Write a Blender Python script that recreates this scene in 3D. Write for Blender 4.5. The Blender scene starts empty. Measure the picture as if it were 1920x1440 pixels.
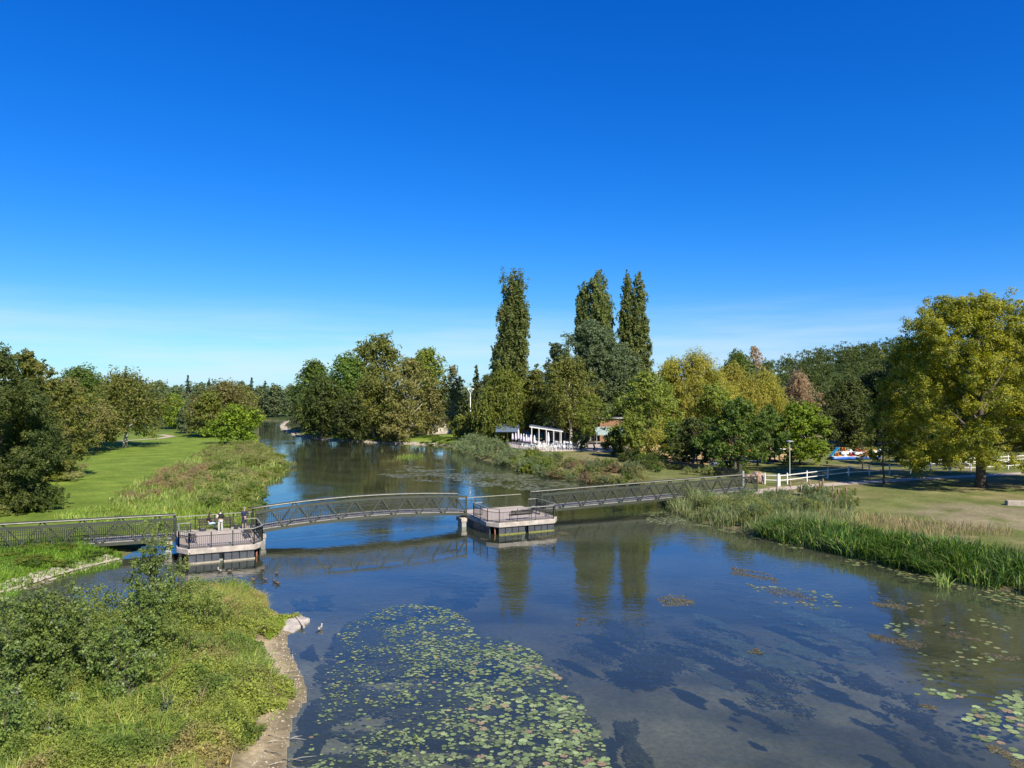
import bpy, bmesh, math, random
import numpy as np
from mathutils import Vector, Matrix
rad = math.radians
S = bpy.context.scene
COL = S.collection
rs = np.random.RandomState
random.seed(7)

# ------------------------------------------------------------------ camera
HC = 12.2; F = 1386.67; PITCH = math.atan(15 / F)
cam = bpy.data.objects.new('camera', bpy.data.cameras.new('camera')); COL.objects.link(cam)
cam.data.sensor_width = 36; cam.data.lens = 26
cam.location = (0, 0, HC); cam.rotation_euler = (rad(90) + PITCH, 0, 0)
cam.data.clip_end = 9000; cam.data.clip_start = 0.1
S.camera = cam
S.render.engine = 'CYCLES'
S.render.resolution_x = 1024; S.render.resolution_y = 768
S.cycles.max_bounces = 6; S.cycles.transparent_max_bounces = 8
S.cycles.caustics_reflective = False; S.cycles.caustics_refractive = False

# ------------------------------------------------------------------ sky and sun
SUN_EL = rad(41); SUN_DIR = Vector((0.53, -0.848, 0)).normalized()
SUN_V = Vector((SUN_DIR.x * math.cos(SUN_EL), SUN_DIR.y * math.cos(SUN_EL), math.sin(SUN_EL)))
sd_ = bpy.data.lights.new('sun', 'SUN'); sd_.energy = 4.6; sd_.angle = rad(0.55); sd_.color = (1, 0.93, 0.80)
sun = bpy.data.objects.new('sun', sd_); COL.objects.link(sun)
sun.rotation_euler = SUN_V.to_track_quat('Z', 'Y').to_euler()
W = bpy.data.worlds.new("World"); S.world = W; W.use_nodes = True
nt = W.node_tree; nt.nodes.clear()
def wn(t, **k):
    n = nt.nodes.new(t)
    for a, b in k.items(): setattr(n, a, b)
    return n
sky = wn('ShaderNodeTexSky', sky_type='NISHITA', sun_disc=False)
sky.sun_elevation = SUN_EL; sky.sun_rotation = math.atan2(SUN_DIR.x, SUN_DIR.y)
sky.air_density = 1.0; sky.dust_density = 0.15; sky.ozone_density = 2.5; sky.altitude = 0
hs = wn('ShaderNodeHueSaturation'); hs.inputs['Saturation'].default_value = 1.28; hs.inputs['Value'].default_value = 1.0
bg = wn('ShaderNodeBackground'); bg.inputs['Strength'].default_value = 0.115
out = wn('ShaderNodeOutputWorld')
tc = wn('ShaderNodeTexCoord'); mp = wn('ShaderNodeMapping'); mp.inputs['Scale'].default_value = (1.3, 1.3, 16)
mp.inputs['Rotation'].default_value = (0, rad(-3), 0)
no = wn('ShaderNodeTexNoise'); no.inputs['Scale'].default_value = 1.7; no.inputs['Detail'].default_value = 7; no.inputs['Roughness'].default_value = 0.6
cr = wn('ShaderNodeMapRange'); cr.inputs['From Min'].default_value = 0.40; cr.inputs['From Max'].default_value = 0.66
sx = wn('ShaderNodeSeparateXYZ')
el = wn('ShaderNodeMapRange'); el.inputs['From Min'].default_value = 0.13; el.inputs['From Max'].default_value = 0.04
mu = wn('ShaderNodeMath', operation='MULTIPLY'); mu2 = wn('ShaderNodeMath', operation='MULTIPLY'); mu2.inputs[1].default_value = 0.62
mx = wn('ShaderNodeMix', data_type='RGBA'); mx.inputs['B'].default_value = (3.7, 4.4, 5.0, 1)
L = nt.links.new
L(tc.outputs['Generated'], mp.inputs['Vector']); L(mp.outputs[0], no.inputs['Vector']); L(no.outputs['Fac'], cr.inputs['Value'])
L(tc.outputs['Generated'], sx.inputs[0]); L(sx.outputs['Z'], el.inputs['Value'])
L(cr.outputs[0], mu.inputs[0]); L(el.outputs[0], mu.inputs[1]); L(mu.outputs[0], mu2.inputs[0]); L(mu2.outputs[0], mx.inputs['Factor'])
L(sky.outputs[0], hs.inputs['Color'])
# colour response of the camera to the clear sky (deeper, more saturated blue)
sep = wn('ShaderNodeSeparateColor'); com = wn('ShaderNodeCombineColor'); L(hs.outputs[0], sep.inputs[0])
EXPO = 1.75; K0 = 0.115
def mth(op, a, b):
    n = wn('ShaderNodeMath', operation=op)
    for i, v_ in enumerate((a, b)):
        if isinstance(v_, (int, float)): n.inputs[i].default_value = v_
        else: L(v_, n.inputs[i])
    return n.outputs[0]
r2_ = mth('POWER', mth('MULTIPLY', sep.outputs[0], K0), 2.0)
r_o = mth('DIVIDE', mth('MULTIPLY', r2_, 1.3), mth('ADD', mth('MULTIPLY', r2_, 1.6), 1.0))
g_o = mth('MULTIPLY', mth('POWER', mth('MULTIPLY', sep.outputs[1], K0), 1.07), .83)
b_o = mth('MINIMUM', mth('MULTIPLY', mth('POWER', mth('MULTIPLY', sep.outputs[2], K0), .85), 1.36), 1.06)
for i, v_ in enumerate((r_o, g_o, b_o)): L(mth('MULTIPLY', v_, 1 / (K0 * EXPO)), com.inputs[i])
L(com.outputs[0], mx.inputs['A']); L(mx.outputs['Result'], bg.inputs['Color']); L(bg.outputs[0], out.inputs[0])
S.view_settings.view_transform = 'Standard'; S.view_settings.look = 'None'; S.view_settings.exposure = math.log2(1.75); S.view_settings.gamma = 1.0
S.view_settings.use_curve_mapping = False

# ------------------------------------------------------------------ geometry of the view: photo point -> place on a level
def P(px, py, z=0.0):
    a = (px - 960) / F; b = (720 - py) / F
    c, s = math.cos(PITCH), math.sin(PITCH)
    d = (a, c - b * s, s + b * c)
    t = (z - HC) / d[2]
    return Vector((d[0] * t, d[1] * t, z))
def at(px, D): return (px - 960) / F * D
def zt(py, D): return HC + (735 - py) / F * D

# ------------------------------------------------------------------ tags and mesh helpers
def tag(o, label=None, cat=None, group=None, kind=None):
    if label: o['label'] = label
    if cat: o['category'] = cat
    if group: o['group'] = group
    if kind: o['kind'] = kind
    return o
def empty(name, loc=(0, 0, 0), rz=0):
    o = bpy.data.objects.new(name, None); COL.objects.link(o); o.location = loc; o.rotation_euler = (0, 0, rz)
    o.empty_display_size = 0.2
    return o
def link(name, me, mat=None, parent=None):
    o = bpy.data.objects.new(name, me); COL.objects.link(o)
    if mat: me.materials.append(mat)
    if parent: o.parent = parent
    return o
def np_mesh(name, V, Fc, cols=None, dom='FACE', smooth=False):
    me = bpy.data.meshes.new(name)
    V = np.asarray(V, np.float32).reshape(-1, 3); Fc = np.asarray(Fc, np.int32); k = Fc.shape[1]; n = len(Fc)
    me.vertices.add(len(V)); me.vertices.foreach_set('co', V.ravel())
    me.loops.add(n * k); me.loops.foreach_set('vertex_index', Fc.ravel())
    me.polygons.add(n); me.polygons.foreach_set('loop_start', np.arange(0, n * k, k, dtype=np.int32))
    me.polygons.foreach_set('use_smooth', np.full(n, smooth, bool))
    if cols is not None:
        at_ = me.attributes.new('Col', 'FLOAT_COLOR', dom)
        cc = np.ones((len(cols), 4), np.float32); cc[:, :3] = cols
        at_.data.foreach_set('color', cc.ravel())
    me.update(calc_edges=True); me.validate()
    return me
class MB:
    def __init__(s): s.v = []; s.f = []; s.sm = []
    def add(s, vs, fs, smooth=False):
        b = len(s.v); s.v += [tuple(v) for v in vs]; s.f += [tuple(i + b for i in f) for f in fs]; s.sm += [smooth] * len(fs)
    def box(s, c, d, rz=0, top=1.0):
        cx, cy, cz = c; x, y, z = d[0] / 2, d[1] / 2, d[2] / 2; co, si = math.cos(rz), math.sin(rz); vs = []
        for k in (-1, 1):
            m = top if k > 0 else 1
            for i, j in ((-1, -1), (1, -1), (1, 1), (-1, 1)):
                a, b = i * x * m, j * y * m
                vs.append((cx + a * co - b * si, cy + a * si + b * co, cz + k * z))
        s.add(vs, [(3, 2, 1, 0), (4, 5, 6, 7), (0, 1, 5, 4), (1, 2, 6, 5), (2, 3, 7, 6), (3, 0, 4, 7)])
    def beam(s, a, b, w, h):
        a = Vector(a); b = Vector(b); d = (b - a).normalized()
        up = Vector((0, 0, 1)) if abs(d.z) < 0.95 else Vector((0, 1, 0))
        r = d.cross(up).normalized() * w / 2; u = r.cross(d).normalized() * h / 2
        vs = [a - r - u, a + r - u, a + r + u, a - r + u, b - r - u, b + r - u, b + r + u, b - r + u]
        s.add(vs, [(3, 2, 1, 0), (4, 5, 6, 7), (0, 1, 5, 4), (1, 2, 6, 5), (2, 3, 7, 6), (3, 0, 4, 7)])
    def tube(s, pts, rr, n=8, cap=True):
        pts = [Vector(p) for p in pts]; rings = []
        for i, p in enumerate(pts):
            d = (pts[min(i + 1, len(pts) - 1)] - pts[max(i - 1, 0)])
            if d.length < 1e-6: d = Vector((0, 0, 1))
            d.normalize(); ref = Vector((1, 0, 0)) if abs(d.x) < 0.8 else Vector((0, 1, 0))
            u = d.cross(ref).normalized(); w = d.cross(u).normalized()
            r = rr[i] if hasattr(rr, '__len__') else rr
            rings.append([p + (u * math.cos(2 * math.pi * k / n) + w * math.sin(2 * math.pi * k / n)) * r for k in range(n)])
        vs = [v for rg in rings for v in rg]; fs = []
        for i in range(len(rings) - 1):
            for k in range(n):
                fs.append((i * n + k, i * n + (k + 1) % n, (i + 1) * n + (k + 1) % n, (i + 1) * n + k))
        if cap: fs.append(tuple(range(n - 1, -1, -1))); fs.append(tuple((len(rings) - 1) * n + k for k in range(n)))
        s.add(vs, fs, True)
    def ell(s, c, r, n=10, m=7, jit=0, rng=None):
        vs = []; fs = []
        for i in range(m + 1):
            th = math.pi * i / m
            for k in range(n):
                ph = 2 * math.pi * k / n; j = 1 + (rng.uniform(-jit, jit) if rng is not None else 0)
                vs.append((c[0] + r[0] * math.sin(th) * math.cos(ph) * j, c[1] + r[1] * math.sin(th) * math.sin(ph) * j, c[2] + r[2] * math.cos(th) * j))
        for i in range(m):
            for k in range(n): fs.append((i * n + k, (i + 1) * n + k, (i + 1) * n + (k + 1) % n, i * n + (k + 1) % n))
        s.add(vs, fs, True)
    def prism(s, poly, z0, z1):
        n = len(poly)
        vs = [(x, y, z0) for x, y in poly] + [(x, y, z1) for x, y in poly]
        s.add(vs, [tuple(range(n - 1, -1, -1)), tuple(range(n, 2 * n))] + [(i, (i + 1) % n, n + (i + 1) % n, n + i) for i in range(n)])
    def build(s, name, mat, parent=None, bevel=0):
        me = bpy.data.meshes.new(name); me.from_pydata(s.v, [], s.f)
        me.polygons.foreach_set('use_smooth', s.sm); me.update()
        o = link(name, me, mat, parent)
        if bevel:
            b = o.modifiers.new('bevel', 'BEVEL'); b.width = bevel; b.segments = 2; b.limit_method = 'ANGLE'
        return o
def copy_tree(o, parent=None):
    c = o.copy(); COL.objects.link(c); c.parent = parent
    for ch in list(KIDS(o)): copy_tree(ch, c)
    return c
def KIDS(o): return [x for x in bpy.data.objects if x.parent == o]

# ------------------------------------------------------------------ noise
_lat = rs(3).rand(256, 256)
def vn(x, y, sc, off=0):
    x = np.asarray(x, float) / sc + 37.1 + off * 17.3; y = np.asarray(y, float) / sc + 91.7 + off * 5.9
    xi = np.floor(x).astype(int); yi = np.floor(y).astype(int); fx = x - xi; fy = y - yi
    fx = fx * fx * (3 - 2 * fx); fy = fy * fy * (3 - 2 * fy)
    g = lambda a, b: _lat[a % 256, b % 256]
    return (g(xi, yi) * (1 - fx) + g(xi + 1, yi) * fx) * (1 - fy) + (g(xi, yi + 1) * (1 - fx) + g(xi + 1, yi + 1) * fx) * fy
def fbm(x, y, sc, off=0): return vn(x, y, sc, off) * .55 + vn(x, y, sc / 2.1, off + 1) * .3 + vn(x, y, sc / 4.3, off + 2) * .15
def sstep(t): t = np.clip(t, 0, 1); return t * t * (3 - 2 * t)

# ------------------------------------------------------------------ materials
def nodes(name):
    m = bpy.data.materials.new(name); m.use_nodes = True; t = m.node_tree; t.nodes.clear()
    return m, t, t.nodes.new, t.links.new
def mat(name, c, rough=.7, c2=None, scale=4, metal=0, bump=0, bscale=None, spec=.5, stretch=None, contrast=(.35, .65)):
    m, t, N, K = nodes(name)
    o = N('ShaderNodeOutputMaterial'); b = N('ShaderNodeBsdfPrincipled'); K(b.outputs[0], o.inputs[0])
    b.inputs['Roughness'].default_value = rough; b.inputs['Metallic'].default_value = metal; b.inputs['Specular IOR Level'].default_value = spec
    tcx = N('ShaderNodeTexCoord'); mpx = N('ShaderNodeMapping'); K(tcx.outputs['Object'], mpx.inputs[0])
    if stretch: mpx.inputs['Scale'].default_value = stretch
    n1 = N('ShaderNodeTexNoise'); n1.inputs['Scale'].default_value = scale; n1.inputs['Detail'].default_value = 6; n1.inputs['Roughness'].default_value = .6
    K(mpx.outputs[0], n1.inputs['Vector'])
    r = N('ShaderNodeMapRange'); r.inputs['From Min'].default_value = contrast[0]; r.inputs['From Max'].default_value = contrast[1]; K(n1.outputs['Fac'], r.inputs['Value'])
    x = N('ShaderNodeMix'); x.data_type = 'RGBA'; K(r.outputs[0], x.inputs['Factor'])
    c2 = c2 or tuple(v * .72 for v in c)
    x.inputs['A'].default_value = (*c, 1); x.inputs['B'].default_value = (*c2, 1); K(x.outputs['Result'], b.inputs['Base Color'])
    if bump:
        n2 = N('ShaderNodeTexNoise'); n2.inputs['Scale'].default_value = bscale or scale * 4; n2.inputs['Detail'].default_value = 5; K(mpx.outputs[0], n2.inputs['Vector'])
        bp = N('ShaderNodeBump'); bp.inputs['Strength'].default_value = bump; bp.inputs['Distance'].default_value = .03; K(n2.outputs['Fac'], bp.inputs['Height']); K(bp.outputs[0], b.inputs['Normal'])
    return m
def leafmat(name, trans=.42, rough=.55, var=.16, spec=.35):
    m, t, N, K = nodes(name)
    o = N('ShaderNodeOutputMaterial'); a = N('ShaderNodeAttribute'); a.attribute_name = 'Col'
    oi = N('ShaderNodeObjectInfo'); h = N('ShaderNodeHueSaturation')
    r1 = N('ShaderNodeMapRange'); r1.inputs['To Min'].default_value = 1 - var; r1.inputs['To Max'].default_value = 1 + var; K(oi.outputs['Random'], r1.inputs['Value'])
    r2 = N('ShaderNodeMapRange'); r2.inputs['To Min'].default_value = .5 - var * .03; r2.inputs['To Max'].default_value = .5 + var * .05; K(oi.outputs['Random'], r2.inputs['Value'])
    K(a.outputs['Color'], h.inputs['Color']); K(r1.outputs[0], h.inputs['Value']); K(r2.outputs[0], h.inputs['Hue'])
    b = N('ShaderNodeBsdfPrincipled'); b.inputs['Roughness'].default_value = rough; b.inputs['Specular IOR Level'].default_value = spec
    K(h.outputs[0], b.inputs['Base Color'])
    tr = N('ShaderNodeBsdfTranslucent'); h2 = N('ShaderNodeHueSaturation'); h2.inputs['Value'].default_value = 1.5; h2.inputs['Saturation'].default_value = 1.1
    K(h.outputs[0], h2.inputs['Color']); K(h2.outputs[0], tr.inputs['Color'])
    mxx = N('ShaderNodeMixShader'); mxx.inputs[0].default_value = trans
    K(b.outputs[0], mxx.inputs[1]); K(tr.outputs[0], mxx.inputs[2]); K(mxx.outputs[0], o.inputs[0])
    return m
M = {}
M['leaf'] = leafmat('foliage'); M['blade'] = leafmat('grass_blades', .25, .5, .05)
M['pad'] = leafmat('lily_leaf', .05, .35, .22, .5)
M['bark'] = mat('bark', (.13, .1, .07), .9, (.05, .04, .03), 3, bump=.8, stretch=(1, 1, .25))
M['pale_bark'] = mat('pale_bark', (.5, .47, .38), .85, (.22, .19, .13), 1.2, bump=.4, stretch=(1, 1, .4))
M['steel'] = mat('painted_steel', (.048, .052, .034), .5, (.035, .04, .026), 2.5, spec=.5, bump=.05)
M['rail'] = mat('dark_rail', (.045, .05, .035), .5, (.03, .034, .025), 5)
M['handrail'] = mat('pale_handrail_and_sunlit_chord', (.30, .29, .22), .4, (.2, .19, .15), 4)
M['concrete'] = mat('concrete', (.52, .45, .38), .85, (.27, .24, .2), 1.6, bump=.25, bscale=30)
M['slab'] = mat('board_deck', (.48, .40, .33), .8, (.33, .27, .22), 3, bump=.2, stretch=(1, 6, 1))
M['walk'] = mat('walkway_boards', (.33, .31, .28), .8, (.22, .2, .18), 3, bump=.2)
M['panel'] = mat('black_panel', (.045, .05, .058), .45, (.075, .08, .088), 2.5, contrast=(.4, .8))
M['algae'] = mat('algae', (.22, .25, .04), .8, (.16, .13, .05), 5, bump=.5)
M['rust'] = mat('rusty_steel', (.35, .13, .07), .8, (.2, .08, .05), 8)
M['white'] = mat('white_paint', (.68, .67, .62), .6, (.46, .45, .41), 5, contrast=(.45, .8))
M['white_cloth'] = mat('white_cloth', (.8, .78, .78), .85, (.68, .66, .68), 6)
M['lilac_cloth'] = mat('pale_cloth', (.62, .58, .66), .85, (.5, .46, .55), 6)
M['stone'] = mat('pale_stone', (.42, .36, .28), .9, (.3, .26, .2), 5, bump=.6)
M['boulder'] = mat('reddish_boulder', (.4, .27, .19), .9, (.2, .13, .1), 2.5, bump=.8)
M['black'] = mat('black_steel', (.02, .022, .025), .5)
M['darkwood'] = mat('dark_wood', (.06, .045, .04), .8, (.03, .025, .02), 6)
M['brownwood'] = mat('orange_boards', (.33, .17, .1), .8, (.2, .1, .06), 5, stretch=(6, 6, .3))
M['roof'] = mat('dark_roof', (.055, .055, .06), .7, (.03, .03, .035), 3)
M['bluegrey'] = mat('bluegrey_canvas', (.1, .14, .19), .8, (.07, .1, .15), 2)
M['awning'] = mat('greygreen_canvas', (.3, .38, .36), .8, (.22, .29, .27), 3)
M['red'] = mat('red_plastic', (.5, .03, .03), .4); M['orange'] = mat('orange_plastic', (.65, .22, .03), .4)
M['yellow'] = mat('yellow_plastic', (.7, .45, .03), .4); M['blue'] = mat('blue_plastic', (.02, .12, .5), .35)
M['turq'] = mat('turquoise_plastic', (.03, .35, .6), .35); M['glass'] = mat('dark_glass', (.02, .025, .03), .1)
M['greypaint'] = mat('grey_paint', (.35, .36, .34), .5); M['lampglass'] = mat('lamp_glass', (.8, .8, .76), .3)

# ------------------------------------------------------------------ river, island, ground
def pl(pts): return [(p[0], p[1]) if len(p) == 2 and not isinstance(p, Vector) else (p.x, p.y) for p in pts]
right_bank_px = [(1920, 1114), (1850, 1102), (1780, 1086), (1700, 1068), (1650, 1056), (1540, 1032), (1440, 1012), (1370, 992), (1300, 976),
                 (1262, 958), (1225, 930), (1190, 912), (1120, 905), (1060, 893), (1000, 884), (950, 872), (905, 862), (872, 848), (850, 838)]
far_bank_px = [(815, 834), (770, 832), (700, 829), (640, 826), (590, 822), (560, 816), (538, 806), (533, 798), (541, 790)]
left_bank_px = [(484, 788), (486, 800), (485, 815), (488, 836), (512, 850), (541, 866), (546, 878), (522, 891), (500, 903), (491, 933), (478, 958),
                (430, 972), (350, 990), (280, 1018), (238, 1040), (225, 1052), (190, 1060), (150, 1070), (110, 1081), (60, 1098), (0, 1116)]
RIVER = [(80, -30), (60, 10), (44, 32)] + pl([P(*q) for q in right_bank_px + far_bank_px + left_bank_px]) + [(-60, 36), (-75, -30)]
isl_px = [(582, 1160), (558, 1153), (535, 1158), (505, 1140), (494, 1112), (470, 1100), (400, 1100), (340, 1106), (290, 1130), (200, 1168), (100, 1190), (0, 1218)]
isl_px2 = [(535, 1445), (541, 1400), (548, 1350), (575, 1312), (572, 1280), (555, 1245), (538, 1212), (540, 1190), (562, 1176)]
ISLAND = pl([P(*q) for q in isl_px]) + [(-45, 27), (-45, -30), (-5, -30), (-6.5, 15)] + pl([P(*q) for q in isl_px2])
def sdist(X, Y, poly):
    X = np.asarray(X, float); Y = np.asarray(Y, float); d = np.full(X.shape, 1e9); ins = np.zeros(X.shape, bool); n = len(poly)
    for i in range(n):
        x0, y0 = poly[i]; x1, y1 = poly[(i + 1) % n]; ex, ey = x1 - x0, y1 - y0
        t = np.clip(((X - x0) * ex + (Y - y0) * ey) / (ex * ex + ey * ey + 1e-9), 0, 1)
        d = np.minimum(d, np.hypot(X - x0 - t * ex, Y - y0 - t * ey))
        c = ((y0 > Y) != (y1 > Y))
        if abs(ey) > 1e-9: ins ^= c & (X < x0 + (Y - y0) / ey * ex)
    return np.where(ins, d, -d)
def hillf(X, Y):
    r = X / np.maximum(Y, 1)
    return 33 * sstep((Y - 300) / 230) * sstep((r - .12) / .42) * (Y > 0) + 4 * sstep((Y - 350) / 200)
def ground_z(X, Y):
    X = np.asarray(X, float); Y = np.asarray(Y, float)
    r = sdist(X, Y, RIVER); i = sdist(X, Y, ISLAND)
    main = -r
    zl = .12 + .88 * sstep(main / 3.2)
    jag = (fbm(X, Y, 1.6, 7) - .5) * .5
    dw = np.minimum(r, -i)
    zw = -.05 - np.minimum(.13 * dw + .012 * dw * dw, 1.3) * 1.0
    zi = .05 + .4 * sstep((i + jag) / 3.0) + .12 * (fbm(X, Y, 3, 4) - .4)
    z = np.where(r < 0, zl + hillf(X, Y), np.where(i > 0, np.maximum(zi, .02), zw))
    return z
def gz(x, y): return float(ground_z(np.array([x]), np.array([y]))[0])
def inpx(X, Y, pts, z=1.0): return sdist(X, Y, pl([P(a, b, z) for a, b in pts]))

rr = [0.5]
while rr[-1] < 5000: rr.append(rr[-1] * 1.0125 + .05 if rr[-1] < 600 else rr[-1] * 1.08)
th = np.concatenate([np.linspace(-180, -48, 34)[:-1], np.linspace(-48, 48, 560), np.linspace(48, 180, 34)[1:-1]])
TH, RR = np.meshgrid(np.radians(th), np.array(rr)); GX = RR * np.sin(TH); GY = RR * np.cos(TH); GZ = ground_z(GX, GY)
nr, ntt = GX.shape
ii, jj = np.meshgrid(np.arange(nr - 1), np.arange(ntt), indexing='ij'); j2 = (jj + 1) % ntt
fc = np.stack([ii * ntt + jj, ii * ntt + j2, (ii + 1) * ntt + j2, (ii + 1) * ntt + jj], -1).reshape(-1, 4)
def ground_colors(X, Y, Z):
    n1 = fbm(X, Y, 9, 1)[..., None]; n2 = fbm(X, Y, 2.2, 5)[..., None]; n3 = fbm(X, Y, 28, 9)[..., None]
    c = lambda *a: np.array(a)
    right = (X > -8)[..., None]
    st = (.5 + .5 * np.sin((np.hypot(X + 20, Y - 60)) * 1.1 + 2 * n1[..., 0]))[..., None]; lawnL = c(.10, .165, .02) * (1 - n2) + c(.2, .255, .04) * n2; lawnL = lawnL * (.88 + .2 * st * sstep((n3 - .3) * 4))
    lawnR = c(.09, .12, .026) * (1 - n2) + c(.2, .19, .07) * n2
    dry = sstep((n1 * .6 + n2 * .4 - .46) * 6)
    lawnR = lawnR * (1 - .5 * dry) + c(.27, .21, .11) * .5 * dry
    C = np.where(right, lawnR, lawnL)
    w = lambda pts, s=1.5: sstep(inpx(X, Y, pts) / s + .5)[..., None]
    m = w([(1640, 975), (1760, 945), (1960, 940), (1960, 1000), (1800, 995)], 5) * sstep((n2 - .3) * 4)
    C = C * (1 - m * .8) + c(.24, .2, .12) * m * .8
    sand = w([(1170, 838), (1290, 832), (1400, 830), (1560, 832), (1560, 846), (1500, 858), (1440, 868), (1380, 868), (1300, 872), (1180, 862)], 2)
    C = C * (1 - sand) + c(.45, .31, .15) * sand
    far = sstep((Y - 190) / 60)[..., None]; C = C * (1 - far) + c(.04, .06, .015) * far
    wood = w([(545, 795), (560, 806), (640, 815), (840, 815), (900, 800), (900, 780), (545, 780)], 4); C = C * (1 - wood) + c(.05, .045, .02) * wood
    r = sdist(X, Y, RIVER); i = sdist(X, Y, ISLAND)
    edge = sstep((1.6 + r) / 1.6)[..., None] * (r < 0)[..., None]
    peb = edge * ((X < -10) & (Y > 120) & (X / np.maximum(Y, 1) > -.303) & (Y < 265))[..., None]
    C = C * (1 - edge * .6) + c(.12, .09, .05) * edge * .6
    C = C * (1 - peb * .7) + c(.36, .31, .22) * peb * .7
    n4 = vn(X, Y, .5, 14)[..., None]; mud = c(.34, .27, .16) * (.55 + .5 * n2 + .4 * n4) * (.6 + .4 * sstep((Z - .04) / .12))[..., None]; isl = c(.10, .085, .04)
    q = sstep((i - 1.0) / 1.0)[..., None]
    C = np.where((i > 0)[..., None], mud * (1 - q) + isl * q, C)
    near = sstep((44 - Y) / 14)[..., None]; bed = (c(.13, .125, .075) * (1 - near) + c(.31, .29, .2) * near) * (.6 + .7 * n2); deep = sstep((-Z - .5) / .8)[..., None]
    dk = sstep((fbm(X + Y * .5, Y * 2.2, 9, 15) - .5) * 5)[..., None]; bed = bed * (1 - deep * .1) * (1 - .6 * dk * deep)
    C = np.where((Z < -.02)[..., None], bed, C)
    return C
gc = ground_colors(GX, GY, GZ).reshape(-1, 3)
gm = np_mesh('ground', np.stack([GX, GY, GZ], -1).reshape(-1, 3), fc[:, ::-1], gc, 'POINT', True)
def groundmat():
    m, t, N, K = nodes('ground_soil_and_grass')
    o = N('ShaderNodeOutputMaterial'); b = N('ShaderNodeBsdfPrincipled'); b.inputs['Roughness'].default_value = .95; b.inputs['Specular IOR Level'].default_value = .1
    a = N('ShaderNodeAttribute'); a.attribute_name = 'Col'; g = N('ShaderNodeNewGeometry')
    n1 = N('ShaderNodeTexNoise'); n1.inputs['Scale'].default_value = 3.5; n1.inputs['Detail'].default_value = 8; n1.inputs['Roughness'].default_value = .75; K(g.outputs['Position'], n1.inputs['Vector'])
    n3 = N('ShaderNodeTexNoise'); n3.inputs['Scale'].default_value = .35; n3.inputs['Detail'].default_value = 6; K(g.outputs['Position'], n3.inputs['Vector'])
    r = N('ShaderNodeMapRange'); r.inputs['From Min'].default_value = .3; r.inputs['From Max'].default_value = .7; r.inputs['To Min'].default_value = .6; r.inputs['To Max'].default_value = 1.35; K(n1.outputs['Fac'], r.inputs['Value'])
    r3 = N('ShaderNodeMapRange'); r3.inputs['From Min'].default_value = .3; r3.inputs['From Max'].default_value = .7; r3.inputs['To Min'].default_value = .82; r3.inputs['To Max'].default_value = 1.15; K(n3.outputs['Fac'], r3.inputs['Value'])
    mm = N('ShaderNodeMath'); mm.operation = 'MULTIPLY'; K(r.outputs[0], mm.inputs[0]); K(r3.outputs[0], mm.inputs[1])
    v = N('ShaderNodeVectorMath'); v.operation = 'SCALE'; K(a.outputs['Color'], v.inputs[0]); K(mm.outputs[0], v.inputs['Scale']); K(v.outputs[0], b.inputs['Base Color'])
    bp = N('ShaderNodeBump'); bp.inputs['Strength'].default_value = .8; bp.inputs['Distance'].default_value = .06; K(n1.outputs['Fac'], bp.inputs['Height']); K(bp.outputs[0], b.inputs['Normal'])
    K(b.outputs[0], o.inputs[0]); return m
tag(link('ground', gm, groundmat()), kind='structure')

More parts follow.
